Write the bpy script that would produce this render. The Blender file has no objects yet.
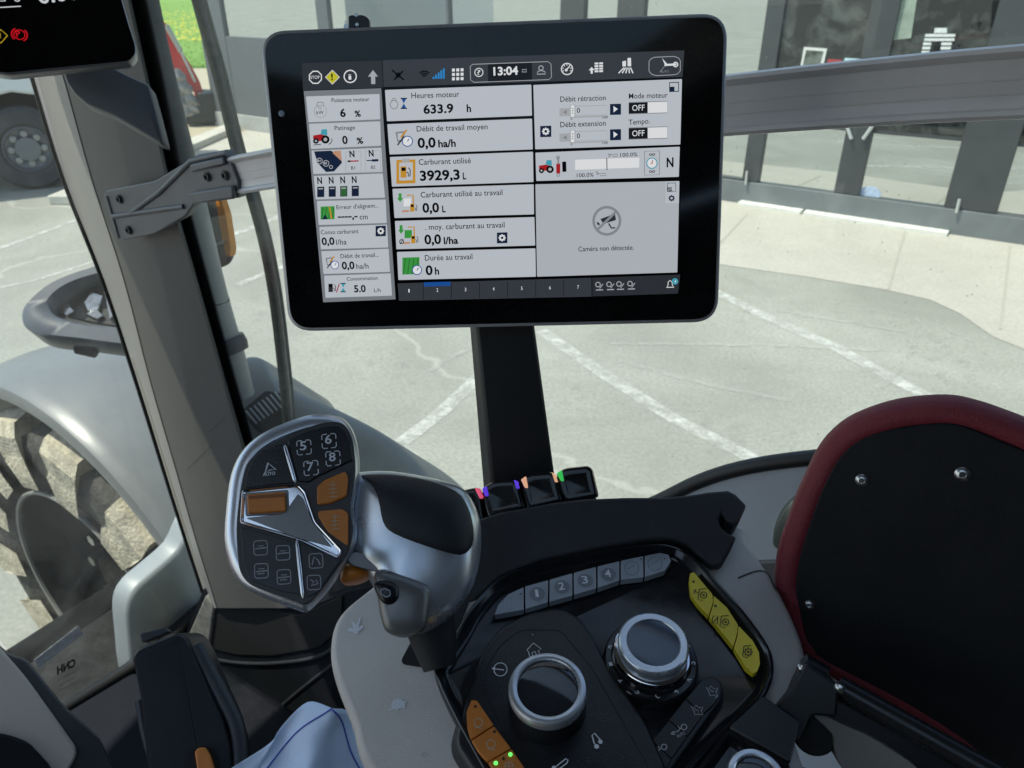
import bpy, bmesh, math, random
from mathutils import Vector, Matrix
random.seed(7)
R_ = math.radians
scene = bpy.context.scene
COL = scene.collection

# ------------------------------------------------------------------ camera
F = 745.0
PITCH = R_(28)
C = Vector((0, 0, 2.6))
cx_, ux_, fx_ = Vector((1, 0, 0)), Vector((0, math.sin(PITCH), math.cos(PITCH))), Vector((0, math.cos(PITCH), -math.sin(PITCH)))
def ray(px, py): return cx_ * ((px - 512) / F) + ux_ * ((384 - py) / F) + fx_
def at(px, py, d): return C + ray(px, py) * d
def proj(p):
    q = p - C; d = q.dot(fx_)
    return (512 + F * q.dot(cx_) / d, 384 - F * q.dot(ux_) / d)

cam = bpy.data.cameras.new("camera"); camo = bpy.data.objects.new("camera", cam); COL.objects.link(camo)
camo.location = C; camo.rotation_euler = (math.pi / 2 - PITCH, 0, 0)
cam.sensor_width = 36; cam.lens = F / 1024 * 36; cam.clip_start = 0.02; cam.clip_end = 2000
cam.dof.use_dof = True; cam.dof.focus_distance = 0.52; cam.dof.aperture_fstop = 17
scene.camera = camo

# ------------------------------------------------------------------ planes
class Plane:
    """A working plane: origin O, axes ex, ey, outward normal n."""
    def __init__(s, O, n, xdir):
        s.O = Vector(O); s.n = Vector(n).normalized()
        x = Vector(xdir); x = (x - s.n * x.dot(s.n)).normalized()
        s.ex = x; s.ey = s.n.cross(x).normalized()
    def uv(s, px, py, h=0):
        r = ray(px, py); O = s.O + s.n * h
        t = (O - C).dot(s.n) / r.dot(s.n)
        q = C + r * t - s.O
        return (q.dot(s.ex), q.dot(s.ey))
    def P(s, pts, h=0): return [s.uv(a, b, h) for a, b in pts]
    def w(s, u, v, h=0): return s.O + s.ex * u + s.ey * v + s.n * h
    def pw(s, px, py, h=0): return s.w(*s.uv(px, py, h), h)
    def off(s, h): return Plane(s.O + s.n * h, s.n, s.ex)

# ------------------------------------------------------------------ 2D helpers
def cr(pts, n=6, closed=True):
    out = []; L = len(pts)
    rng = range(L) if closed else range(L - 1)
    for i in rng:
        if closed: p0, p1, p2, p3 = pts[i - 1], pts[i], pts[(i + 1) % L], pts[(i + 2) % L]
        else: p0, p1, p2, p3 = pts[max(i - 1, 0)], pts[i], pts[i + 1], pts[min(i + 2, L - 1)]
        for k in range(n):
            t = k / n
            out.append(tuple(0.5 * (2 * p1[j] + (p2[j] - p0[j]) * t + (2 * p0[j] - 5 * p1[j] + 4 * p2[j] - p3[j]) * t * t + (3 * p1[j] - p0[j] - 3 * p2[j] + p3[j]) * t ** 3) for j in range(len(p1))))
    if not closed: out.append(tuple(pts[-1]))
    return out
def rnd(pts, r, n=4):
    """polygon with rounded corners (r one number or one per corner)"""
    out = []; L = len(pts)
    for i in range(L):
        a, b, c = Vector(pts[i - 1]), Vector(pts[i]), Vector(pts[(i + 1) % L])
        rr = r[i] if isinstance(r, (list, tuple)) else r
        da, dc = a - b, c - b
        d = min(rr, da.length * .48, dc.length * .48)
        p, q = b + da.normalized() * d, b + dc.normalized() * d
        for k in range(n + 1):
            t = k / n
            out.append(tuple(p * (1 - t) ** 2 + b * 2 * t * (1 - t) + q * t * t))
    return out
def area(p): return 0.5 * sum(p[i - 1][0] * p[i][1] - p[i][0] * p[i - 1][1] for i in range(len(p)))
def cen(p):
    A = area(p); x = y = 0
    for i in range(len(p)):
        k = p[i - 1][0] * p[i][1] - p[i][0] * p[i - 1][1]
        x += (p[i - 1][0] + p[i][0]) * k; y += (p[i - 1][1] + p[i][1]) * k
    return (x / (6 * A), y / (6 * A))
def ccw(p): return list(p) if area(p) > 0 else list(reversed(p))
def circ(c, r, n=40, r2=None): return [(c[0] + r * math.cos(2 * math.pi * k / n), c[1] + (r2 or r) * math.sin(2 * math.pi * k / n)) for k in range(n)]

# ------------------------------------------------------------------ mesh builder (world coordinates)
FONT = {}
def glyphs(s, off=.014):
    key = s; s = (s, off)
    if s not in FONT:
        cu = bpy.data.curves.new("t", 'FONT'); cu.body = key; cu.size = 1; cu.resolution_u = 3; cu.offset = off
        o = bpy.data.objects.new("t", cu)
        COL.objects.link(o); bpy.context.view_layer.update()
        me = bpy.data.meshes.new_from_object(o.evaluated_get(bpy.context.evaluated_depsgraph_get()))
        FONT[s] = ([tuple(v.co)[:2] for v in me.vertices], [tuple(p.vertices) for p in me.polygons])
        bpy.data.objects.remove(o); bpy.data.curves.remove(cu); bpy.data.meshes.remove(me)
    return FONT[s]

class MB:
    def __init__(s): s.v = []; s.f = []; s.m = []; s.mats = []; s.cur = 0
    def mat(s, m):
        if m not in s.mats: s.mats.append(m)
        s.cur = s.mats.index(m); return s
    def face(s, *idx): s.f.append(tuple(idx)); s.m.append(s.cur)
    def add(s, vs): b = len(s.v); s.v += [Vector(x) for x in vs]; return b
    def flat(s, pl, pts, h):
        pts = ccw(pts); b = s.add([pl.w(u, v, h) for u, v in pts]); s.face(*range(b, b + len(pts))); return s
    def slab(s, pl, pts, h0, h1, top=None):
        pts = ccw(pts); tp = ccw(top) if top else pts; n = len(pts)
        b = s.add([pl.w(u, v, h0) for u, v in pts]); t = s.add([pl.w(u, v, h1) for u, v in tp])
        s.face(*reversed(range(b, b + n))); s.face(*range(t, t + n))
        for i in range(n): j = (i + 1) % n; s.face(b + i, b + j, t + j, t + i)
        return s
    def box(s, pl, u0, u1, v0, v1, h0, h1): return s.slab(pl, [(u0, v0), (u1, v0), (u1, v1), (u0, v1)], h0, h1)
    def puff(s, pl, pts, h0, H, rings=7, back=0.0, e=2.0, c=None, floor=0.0):
        pts = ccw(pts); n = len(pts); c = c or cen(pts)
        prev = s.add([pl.w(u, v, h0 - back) for u, v in pts]); s.face(*reversed(range(prev, prev + n)))
        for k in range(0, rings + 1):
            a = k / rings * math.pi / 2
            sc = max(math.cos(a), 0) ** (2 / e); hh = h0 + H * math.sin(a) ** (2 / e)
            if k == 0 and back == 0: sc = 1
            if k == rings:
                t = s.add([pl.w(c[0], c[1], hh)])
                for i in range(n): s.face(prev + i, prev + (i + 1) % n, t)
            else:
                if k == 0 and back == 0: continue
                t = s.add([pl.w(c[0] + (u - c[0]) * sc, c[1] + (v - c[1]) * sc, hh) for u, v in pts])
                for i in range(n): j = (i + 1) % n; s.face(prev + i, prev + j, t + j, t + i)
                prev = t
        return s
    def ring(s, pl, outer, inner, h0, h1):
        outer, inner = ccw(outer), ccw(inner); n = len(outer)
        r = [s.add([pl.w(u, v, h) for u, v in p]) for p, h in ((outer, h0), (outer, h1), (inner, h1), (inner, h0))]
        for a, b in zip(r, r[1:] + r[:1]):
            for i in range(n): j = (i + 1) % n; s.face(a + i, a + j, b + j, b + i)
        return s
    def stroke(s, pl, pts, w, h, closed=False):
        """flat printed line, w wide, at height h"""
        n = len(pts); L = []; Rr = []
        for i in range(n):
            if closed: a, b = Vector(pts[i - 1]), Vector(pts[(i + 1) % n])
            else: a, b = Vector(pts[max(i - 1, 0)]), Vector(pts[min(i + 1, n - 1)])
            d = (b - a).normalized() if (b - a).length > 1e-9 else Vector((1, 0)); q = Vector((-d.y, d.x)) * w / 2; p = Vector(pts[i])
            L.append(p + q); Rr.append(p - q)
        bl = s.add([pl.w(p.x, p.y, h) for p in L]); br = s.add([pl.w(p.x, p.y, h) for p in Rr])
        for i in range(n if closed else n - 1):
            j = (i + 1) % n; s.face(br + i, br + j, bl + j, bl + i)
        return s
    def lathe(s, pl, c, prof, n=48, h=0):
        rings = []
        for r, z in prof:
            if r < 1e-6: rings.append((s.add([pl.w(c[0], c[1], z + h)]), True))
            else: rings.append((s.add([pl.w(c[0] + r * math.cos(2 * math.pi * k / n), c[1] + r * math.sin(2 * math.pi * k / n), z + h) for k in range(n)]), False))
        for (a, pa), (b, pb) in zip(rings, rings[1:]):
            for i in range(n):
                j = (i + 1) % n
                if pb and pa: continue
                if pb: s.face(a + i, a + j, b)
                elif pa: s.face(a, b + j, b + i)
                else: s.face(a + i, a + j, b + j, b + i)
        return s
    def tube(s, pts, r, n=10, cap=True, sx=1.0):
        pts = [Vector(p) for p in pts]; L = len(pts); t0 = (pts[1] - pts[0]).normalized()
        up = Vector((0, 0, 1)) if abs(t0.z) < .9 else Vector((1, 0, 0))
        q = (up - t0 * up.dot(t0)).normalized(); prev = None; first = None
        for i, p in enumerate(pts):
            t = (pts[min(i + 1, L - 1)] - pts[max(i - 1, 0)]).normalized()
            q = (q - t * q.dot(t)).normalized(); b = t.cross(q)
            rr = r[i] if isinstance(r, (list, tuple)) else r
            k = s.add([p + (q * math.cos(2 * math.pi * a / n) * sx + b * math.sin(2 * math.pi * a / n)) * rr for a in range(n)])
            if prev is not None:
                for a in range(n): c = (a + 1) % n; s.face(prev + a, prev + c, k + c, k + a)
            else: first = k
            prev = k
        if cap: s.face(*reversed(range(first, first + n))); s.face(*range(prev, prev + n))
        return s
    def hull(s, a, b):
        """solid between two rings of world points of equal length"""
        n = len(a); x = s.add(a); y = s.add(b)
        s.face(*reversed(range(x, x + n))); s.face(*range(y, y + n))
        for i in range(n): j = (i + 1) % n; s.face(x + i, x + j, y + j, y + i)
        return s
    def loft(s, rings, cap=True):
        prev = None; first = None
        for r in rings:
            k = s.add(r); n = len(r)
            if prev is not None:
                for a in range(n): c = (a + 1) % n; s.face(prev + a, prev + c, k + c, k + a)
            else: first = k
            prev = k
        if cap: s.face(*reversed(range(first, first + n))); s.face(*range(prev, prev + n))
        return s
    def text(s, pl, st, p0, p1, cap, h, px=True, off=.014):
        """lettering from p0 to p1 (baseline ends), capital height cap"""
        vs, fs = glyphs(st, off)
        if not vs: return s
        if px:
            capv = Vector(pl.uv(p0[0], p0[1] - cap)); p0 = pl.uv(*p0); p1 = pl.uv(*p1); capl = (capv - Vector(p0)).length
        else: capl = cap
        a, b = Vector(p0), Vector(p1); d = b - a; L = d.length; d.normalize(); q = Vector((-d.y, d.x))
        x0 = min(v[0] for v in vs); x1 = max(v[0] for v in vs)
        ch = max(v[1] for v in glyphs("H")[0]); sx = L / (x1 - x0); sy = capl / ch
        k = s.add([pl.w(*(a + d * (v[0] - x0) * sx + q * v[1] * sy), h) for v in vs])
        for f in fs: s.face(*[k + i for i in f])
        return s
    def build(s, name, m=None, parent=None, bevel=0, smooth=True, ang=38, seg=2):
        root = parent
        while root is not None and root.parent is not None: root = root.parent
        base = root.location.copy() if root is not None else None
        if base is None:
            xs = [v.x for v in s.v]; ys = [v.y for v in s.v]; zs = [v.z for v in s.v]
            base = Vector(((min(xs) + max(xs)) / 2, (min(ys) + max(ys)) / 2, min(zs)))
        me = bpy.data.meshes.new(name); me.from_pydata([tuple(v - base) for v in s.v], [], s.f)
        ml = s.mats if s.mats else [m]
        for x in ml: me.materials.append(x)
        if len(ml) > 1: me.polygons.foreach_set("material_index", s.m)
        bm = bmesh.new(); bm.from_mesh(me); bmesh.ops.recalc_face_normals(bm, faces=bm.faces[:]) if not getattr(s, 'keep', False) else None
        bm.to_mesh(me); bm.free()
        if smooth:
            me.polygons.foreach_set("use_smooth", [True] * len(me.polygons)); me.set_sharp_from_angle(angle=R_(ang))
        o = bpy.data.objects.new(name, me); COL.objects.link(o)
        if parent is not None: o.parent = parent
        else: o.location = base
        if bevel:
            b = o.modifiers.new("edge", 'BEVEL'); b.width = bevel; b.segments = seg; b.limit_method = 'ANGLE'; b.angle_limit = R_(40)
            b.harden_normals = False
        return o
def tag(o, label=None, cat=None, group=None, kind=None):
    if label: o['label'] = label
    if cat: o['category'] = cat
    if group: o['group'] = group
    if kind: o['kind'] = kind
    return o
def thing(name, loc, label, cat, group=None):
    o = bpy.data.objects.new(name, None); COL.objects.link(o); o.location = loc; o.empty_display_size = .05
    return tag(o, label, cat, group)

# ------------------------------------------------------------------ materials
MATS = {}
def mat(name, col, rough=.5, metal=0, spec=.5, noise=0, nscale=8, bump=0, bscale=200, coat=0, emis=None, es=0, rvar=0, spots=None, aniso=0, dust=0):
    if name in MATS: return MATS[name]
    m = bpy.data.materials.new(name); m.use_nodes = True; nt = m.node_tree; b = nt.nodes["Principled BSDF"]
    N = nt.nodes.new; L = nt.links.new
    b.inputs["Base Color"].default_value = (*col, 1); b.inputs["Roughness"].default_value = rough; b.inputs["Metallic"].default_value = metal
    b.inputs["Specular IOR Level"].default_value = spec; b.inputs["Coat Weight"].default_value = coat; b.inputs["Coat Roughness"].default_value = .08
    tc = N("ShaderNodeTexCoord")
    cur = None
    if noise:
        t = N("ShaderNodeTexNoise"); t.inputs["Scale"].default_value = nscale; t.inputs["Detail"].default_value = 6; t.inputs["Roughness"].default_value = .6
        L(tc.outputs["Object"], t.inputs["Vector"])
        mx = N("ShaderNodeMix"); mx.data_type = 'RGBA'
        mx.inputs["A"].default_value = (*[c * (1 - noise) for c in col], 1); mx.inputs["B"].default_value = (*[min(c * (1 + noise), 1) for c in col], 1)
        r = N("ShaderNodeMapRange"); r.inputs[1].default_value = .3; r.inputs[2].default_value = .7
        L(t.outputs["Fac"], r.inputs[0]); L(r.outputs[0], mx.inputs["Factor"]); cur = mx.outputs["Result"]
    if dust:
        t = N("ShaderNodeTexNoise"); t.inputs["Scale"].default_value = 22; t.inputs["Detail"].default_value = 8; t.inputs["Roughness"].default_value = .7
        L(tc.outputs["Object"], t.inputs["Vector"])
        t2 = N("ShaderNodeTexNoise"); t2.inputs["Scale"].default_value = 900; t2.inputs["Detail"].default_value = 1; L(tc.outputs["Object"], t2.inputs["Vector"])
        r = N("ShaderNodeMapRange"); r.inputs[1].default_value = .45; r.inputs[2].default_value = .8; L(t.outputs["Fac"], r.inputs[0])
        r2 = N("ShaderNodeMapRange"); r2.inputs[1].default_value = .62; r2.inputs[2].default_value = .72; L(t2.outputs["Fac"], r2.inputs[0])
        ad = N("ShaderNodeMath"); ad.operation = 'ADD'; L(r.outputs[0], ad.inputs[0]); L(r2.outputs[0], ad.inputs[1])
        mu = N("ShaderNodeMath"); mu.operation = 'MULTIPLY'; mu.inputs[1].default_value = dust; mu.use_clamp = True; L(ad.outputs[0], mu.inputs[0])
        mx = N("ShaderNodeMix"); mx.data_type = 'RGBA'; mx.inputs["B"].default_value = (.33, .31, .28, 1)
        if cur: L(cur, mx.inputs["A"])
        else: mx.inputs["A"].default_value = (*col, 1)
        L(mu.outputs[0], mx.inputs["Factor"]); cur = mx.outputs["Result"]
    if cur: L(cur, b.inputs["Base Color"])
    if rvar:
        t = N("ShaderNodeTexNoise"); t.inputs["Scale"].default_value = nscale * 2.3; t.inputs["Detail"].default_value = 5
        L(tc.outputs["Object"], t.inputs["Vector"])
        r = N("ShaderNodeMapRange"); r.inputs[1].default_value = .3; r.inputs[2].default_value = .7; r.inputs[3].default_value = max(rough - rvar, .02); r.inputs[4].default_value = rough + rvar
        L(t.outputs["Fac"], r.inputs[0]); L(r.outputs[0], b.inputs["Roughness"])
    if bump:
        t = N("ShaderNodeTexNoise"); t.inputs["Scale"].default_value = bscale; t.inputs["Detail"].default_value = 3
        L(tc.outputs["Object"], t.inputs["Vector"])
        bp = N("ShaderNodeBump"); bp.inputs["Strength"].default_value = bump; bp.inputs["Distance"].default_value = 1.2 / bscale if bscale > 40 else .02
        L(t.outputs["Fac"], bp.inputs["Height"]); L(bp.outputs[0], b.inputs["Normal"])
    if emis: b.inputs["Emission Color"].default_value = (*emis, 1); b.inputs["Emission Strength"].default_value = es
    MATS[name] = m; return m
def srgb(r, g, b): return tuple(((x / 255) / 12.92 if x / 255 <= .04045 else ((x / 255 + .055) / 1.055) ** 2.4) for x in (r, g, b))
EXPO = 0.58
def lit(name, r, g, b, k=1.0):
    """a colour the display shows (it gives off light)"""
    c = srgb(r, g, b)
    return mat(name, (.004, .004, .005), rough=.25, spec=.25, emis=c, es=.80 * k / 2 ** EXPO)

BLKGLOSS = mat("black_gloss_plastic", (.010, .0105, .013), .15, noise=.15, nscale=30, rvar=.05, dust=.012)
BLKSATIN = mat("black_satin_plastic", (.008, .0085, .0105), .32, bump=.12, bscale=900, rvar=.06, dust=.05)
BLKGRAIN = mat("black_grained_plastic", (.024, .025, .029), .5, bump=.5, bscale=1300, dust=.05)
BLKMATT = mat("black_matt_rubber", (.01, .01, .011), .7, bump=.2, bscale=700)
CHAR = mat("charcoal_plastic", (.028, .031, .037), .45, bump=.25, bscale=900, noise=.15, nscale=10, dust=.06)
BEIGE = mat("beige_grey_plastic", (.52, .485, .455), .5, bump=.3, bscale=1100, noise=.05, nscale=14, dust=.04)
PILLAR = mat("pillar_grey_plastic", (.115, .109, .103), .5, bump=.2, bscale=900, noise=.05, nscale=6)
PILLAR_LIT = mat("pillar_lit_plastic", (.29, .27, .26), .45, bump=.15, bscale=900, noise=.04, nscale=6)  # paler tone carries the light falling on the pillar's left facet
SILVER = mat("satin_silver", (.66, .69, .74), .29, metal=.75, rvar=.04, nscale=20)
SILVER_SHADED = mat("shaded_silver", (.22, .215, .21), .36, metal=.5, rvar=.05, nscale=20)  # satin silver with shade put into its colour
CHROME = mat("chrome_trim", (.75, .76, .8), .1, metal=1)
RAILM = mat("bronze_anodised_rail", (.72, .70, .69), .36, metal=.1, noise=.08, nscale=12, rvar=.06)
BRKT = mat("cast_bracket_grey", (.145, .15, .165), .42, metal=.35, bump=.2, bscale=700, noise=.08, nscale=20)
ORANGE = mat("orange_plastic", (.64, .205, .025), .42, bump=.1, bscale=900, noise=.08, nscale=40)
YELLOW = mat("yellow_plastic", (.80, .62, .025), .42, bump=.1, bscale=900, noise=.08, nscale=40, dust=.05)
BTNGREY = mat("grey_translucent_button", (.33, .36, .40), .4, bump=.1, bscale=900, noise=.12, nscale=60, dust=.1)
BTNDARK = mat("button_dark_print", (.19, .21, .235), .45)
PRINTW = mat("white_print", (.80, .81, .83), .6)
PRINTG = mat("grey_print", (.44, .45, .47), .6)
PRINTK = mat("black_print", (.02, .018, .01), .6)
PRINTO = mat("pale_print", (.55, .40, .25), .6)
KNOBGL = mat("knob_smoked_glass", (.02, .023, .028), .06, spec=.6, coat=.4, dust=.02)
REDUPH = mat("dark_red_upholstery", (.20, .021, .032), .6, bump=.5, bscale=900, noise=.12, nscale=30)
ZINC = mat("zinc_screw", (.55, .55, .54), .28, metal=1)
STEELK = mat("black_steel", (.012, .012, .013), .35, metal=.2, rvar=.06)
# ================================================================== MONITOR
def linex(p, q, r, s):
    (x1, y1), (x2, y2), (x3, y3), (x4, y4) = p, q, r, s
    d = (x1 - x2) * (y3 - y4) - (y1 - y2) * (x3 - x4)
    a = x1 * y2 - y1 * x2; b = x3 * y4 - y3 * x4
    return ((a * (x3 - x4) - (x1 - x2) * b) / d, (a * (y3 - y4) - (y1 - y2) * b) / d)
MTL, MTR, MBR, MBL = (262.5, 34.3), (725, 15.9), (715.2, 319.2), (291.3, 328.7)
dh = ray(*linex(MTL, MTR, MBL, MBR)); dv = ray(*linex(MTL, MBL, MTR, MBR))
if dh.x < 0: dh = -dh
if dv.z < 0: dv = -dv
dh.normalize(); dv.normalize()
nm = dh.cross(dv).normalized()
if nm.dot(fx_) > 0: nm = -nm
MON = Plane(at(500, 180, .52), nm, dh)
mroot = thing("touch_monitor", MON.pw(500, 322, -.02), "black touch monitor lit up with white tiles of engine and fuel readings in French", "monitor")
q = MON.P([MTL, MTR, MBR, MBL]); rc = .0155
outl = rnd(ccw(q), rc, 8); incen = cen(outl)
def inset(poly, d):
    poly = ccw(poly); out = []
    n = len(poly)
    for i in range(n):
        a, b, c = Vector(poly[i - 1]), Vector(poly[i]), Vector(poly[(i + 1) % n])
        t = ((b - a).normalized() + (c - b).normalized()); t.normalize()
        out.append(tuple(b + Vector((-t.y, t.x)) * d))
    return out
# housing with rounded back
b = MB(); rings = []
for ins, h in ((.0018, .0), (.0004, -.0010), (0, -.003), (0, -.008), (.002, -.012), (.012, -.022), (.03, -.03)):
    p = inset(outl, ins - .0024); rings.append([MON.w(u, v, h) for u, v in p])
b.loft(rings).build("housing", mat("grey_metal_housing", (.45, .455, .465), .36, metal=.35, rvar=.06), mroot)
MB().slab(MON, inset(outl, .0003), -.002, .0004).build("glass_panel", mat("monitor_black_glass", (.0035, .0038, .0045), .07, spec=.45, dust=.03), mroot, bevel=.0003)
b = MB()      # perforated speaker edge
for k in range(34):
    p = MON.w(*Vector(outl[0]).lerp(Vector(outl[0]), 0), 0)
camdot = MB().lathe(MON, MON.uv(281.5, 113.5, .0006), [(.0021, .0004), (.0021, .0008), (.0017, .0010), (0, .0011)], 20)
camdot.build("light_sensor", mat("sensor_lens_grey", (.30, .36, .45), .2), mroot)

HB = .0005
K_TXT = mat("display_black", (.004, .004, .006), .3, spec=.25)
TILE = lit("display_tile_white", 204, 210, 218, .93)
TILE2 = lit("display_tile_pale", 194, 200, 207, .90)
COLB = lit("display_column_grey", 128, 133, 140)
BAR = lit("display_bar_dark", 48, 51, 57)
BAR2 = lit("display_bar_grey", 58, 62, 69)
DARKB = lit("display_time_black", 24, 26, 30)
NAVY = lit("display_navy", 22, 36, 62)
WHT = lit("display_white", 236, 238, 240)
LGRY = lit("display_light_grey", 176, 180, 184)
MGRY = lit("display_mid_grey", 140, 145, 150)
BLUE = lit("display_blue", 44, 138, 205)
DBLUE = lit("display_dark_blue", 28, 84, 160)
YEL = lit("display_yellow", 205, 200, 40)
GRN = lit("display_green", 62, 158, 68)
DGRN = lit("display_dark_green", 52, 105, 60)
ORG = lit("display_amber", 205, 150, 50)
SAL = lit("display_salmon", 200, 150, 120)
CYN = lit("display_teal", 70, 165, 185)
RED = lit("display_red", 172, 30, 38)
def S(pts, h=HB): return MON.P(pts, h)
def px1(px, py):     # local size of one pixel on the display
    a, c = Vector(MON.uv(px, py)), Vector(MON.uv(px + 1, py)); return (c - a).length
U1 = px1(480, 180)
# one frame of local display coordinates: directions of a row at a pixel
def rect(x0, y0, x1, y1, sl=-.032):
    """px rectangle following the tilt of the rows"""
    return [(x0, y0), (x1, y0 + (x1 - x0) * sl), (x1, y1 + (x1 - x0) * sl), (x0, y1)]

scr = MB().slab(MON, S([(301.5, 62.5), (684.5, 50.5), (677.8, 293.6), (323, 302.5)], .0004), .0003, .00042).build("screen", mat("screen_off_black", (.003, .003, .004), .2, spec=.3), mroot, smooth=False)
hd = MB().mat(BAR)
hd.flat(MON, S([(301.7, 62.9), (381.9, 60.3), (383, 87.6), (303, 90.4)]), HB)
hd.mat(BAR2).flat(MON, S([(382.6, 60.2), (684.3, 50.4), (682.6, 77), (383.6, 87)]), HB)
header = hd.build("header_bar", None, mroot, smooth=False)
H2 = .00062; H3 = .00072; H4 = .0008
def icon_poly(b, m, pts, h=H2): b.mat(m).flat(MON, S(pts, h), h)
def icon_line(b, m, pts, w, h=H2, closed=False): b.mat(m).stroke(MON, S(pts, h), w * U1, h, closed)
def icon_circ(b, m, c, r, h=H2, n=24, w=0, ry=None):
    p = [(c[0] + r * math.cos(2 * math.pi * k / n), c[1] + (ry or r) * math.sin(2 * math.pi * k / n)) for k in range(n)]
    if w: b.mat(m).stroke(MON, S(p, h), w * U1, h, True)
    else: b.mat(m).flat(MON, S(p, h), h)
def ngon(c, r, n, a0=0): return [(c[0] + r * math.cos(a0 + 2 * math.pi * k / n), c[1] + r * math.sin(a0 + 2 * math.pi * k / n)) for k in range(n)]
def gear(b, c, r, m=None, h=H3, hole=True, bg=None):
    pts = []
    for k in range(8):
        a = k * math.pi / 4
        for da, rr in ((-.22, r), (.22, r), (.32, r * .74), (.465, r * .74)): pts.append((c[0] + rr * math.cos(a + da), c[1] + rr * math.sin(a + da)))
    b.mat(m or WHT).flat(MON, S(pts, h), h)
    if hole: icon_circ(b, bg or NAVY, c, r * .38, h + .0001)
def gearbox(b, x0, y0, x1, y1):
    b.mat(NAVY).flat(MON, S(rect(x0, y0, x1, y1), H2), H2); gear(b, ((x0 + x1) / 2, (y0 + y1) / 2 - .2), (x1 - x0) * .34)
def txt(b, s, x0, y0, x1, y1, cap, m=None, h=H3): b.mat(m or K_TXT).text(MON, s, (x0, y0), (x1, y1), cap, h, off=.030 if cap >= 6 else .004)

# header symbols
b = MB()
icon_line(b, WHT, ngon((315.4, 77.3), 6.5, 8, math.pi / 8), 1.1, closed=True); txt(b, "STOP", 310.8, 79.2, 320, 78.9, 3.2, WHT)
icon_poly(b, YEL, ngon((332.4, 77.2), 6.4, 4)); icon_line(b, WHT, ngon((332.4, 77.2), 7.0, 4), .8, closed=True); txt(b, "!", 331.5, 80.2, 333.3, 80.2, 6.4, K_TXT)
icon_circ(b, WHT, (350.2, 76.4), 6.1, w=1.1); txt(b, "i", 348.7, 79.8, 351.9, 79.7, 5.6, WHT)
icon_poly(b, LGRY, [(373, 70), (378, 76.5), (375.2, 76.5), (375.3, 84), (371.2, 84.1), (371, 76.7), (368, 76.7)])
for k, a in enumerate((2.6, 4.8, 7.0)):
    icon_line(b, mat("display_soot", (.006, .006, .007), .3, spec=.2), [(424.4 + a * math.sin(t / 6 * 1.5 - .75), 78.2 - a * math.cos(t / 6 * 1.5 - .75)) for t in range(7)], 1.3)
for a, c2 in (((392, 70), (404, 80)), ((394, 80), (403, 71))): icon_line(b, mat("display_soot", (.006, .006, .007), .3, spec=.2), [a, c2], 1.4)
icon_poly(b, mat("display_soot", (.006, .006, .007), .3, spec=.2), ngon((398, 75), 3, 5))
for k in range(5): icon_poly(b, BLUE, rect(432.6 + k * 2.55, 76.8 - k * 2.0 - .1 * k, 434.5 + k * 2.55, 79.0 - k * .08))
for i in range(3):
    for j in range(3): icon_poly(b, WHT, rect(452 + i * 4.3, 68.6 + j * 4.4 - i * .13, 454.9 + i * 4.3, 71.6 + j * 4.4 - i * .13))
icon_poly(b, DARKB, [(487.8, 64), (531.8, 62.2), (532.2, 80), (488.2, 81.6)])
icon_line(b, LGRY, [(476, 64.2), (548, 61.6), (551, 64), (551.5, 77), (549, 79.6), (474, 82.3), (470.6, 80), (470.2, 66.5), (472.5, 64.4)], .6, closed=True)
icon_circ(b, WHT, (478.9, 72.4), 4.1, w=.8); txt(b, "?", 477.3, 74.8, 480.6, 74.7, 4.6, WHT)
txt(b, "13:04", 493.6, 75.5, 518.2, 74.5, 8.0, WHT)
icon_line(b, LGRY, rect(522.2, 69.6, 526.4, 72), .7, closed=True)
icon_circ(b, LGRY, (541, 68), 2.2, w=.8); icon_line(b, LGRY, [(537, 74.2), (537.6, 71.9), (540, 70.6), (542, 70.6), (544.8, 71.7), (545.6, 73.9)], .8, closed=True)
icon_circ(b, WHT, (567, 69), 5.6, w=1.0)
for k in range(7):
    a = math.pi * (.85 + k * .216); icon_line(b, WHT, [(567 + 3.4 * math.cos(a), 69 + 3.4 * math.sin(a)), (567 + 4.8 * math.cos(a), 69 + 4.8 * math.sin(a))], .8)
icon_line(b, WHT, [(565.5, 70.6), (569.6, 66.4)], 1.1); icon_circ(b, WHT, (566.2, 70), 1.4)
icon_poly(b, WHT, [(591.6, 67), (594.6, 70), (592.7, 70.1), (592.8, 73.6), (590.7, 73.7), (590.5, 70.2), (588.7, 70.3)])
for i in range(2):
    for j in range(4): icon_poly(b, WHT, rect(594.6 + i * 4.6, 62.6 + j * 2.6 - i * .15 + (0), 598.4 + i * 4.6, 64.5 + j * 2.6 - i * .15))
for k in range(5): icon_line(b, WHT, [(620.6 + k * 1.6 + 3.5, 67.6), (618.6 + k * 3.6, 73.2)], 1.1)
icon_poly(b, WHT, [(622.4, 66.4), (622.4, 61.4), (626, 60.6), (626, 66.4)]); icon_poly(b, WHT, [(627.6, 66.3), (627.5, 58), (631, 57.8), (631.2, 66.2)])
icon_line(b, LGRY, [(655, 57.2), (674, 56.4), (678.5, 58), (680.4, 61), (680.2, 71), (677.4, 74), (673, 74.8), (656, 75.6), (651.5, 74.2), (649, 71), (649, 61.5), (651, 58.6)], .6, closed=True)
icon_line(b, WHT, [(664.5, 65), (676.5, 64.4)], 1.8); icon_circ(b, WHT, (675.6, 64.5), 2.2, w=1); icon_poly(b, WHT, [(662, 58), (667.4, 64.2), (665.6, 66.4)]); icon_line(b, MGRY, [(665, 65.6), (660, 72)], .7)
txt(b, "AUTO", 660.4, 73, 668.6, 72.7, 2.2, MGRY)
b.build("symbol", None, header, smooth=False)

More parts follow.
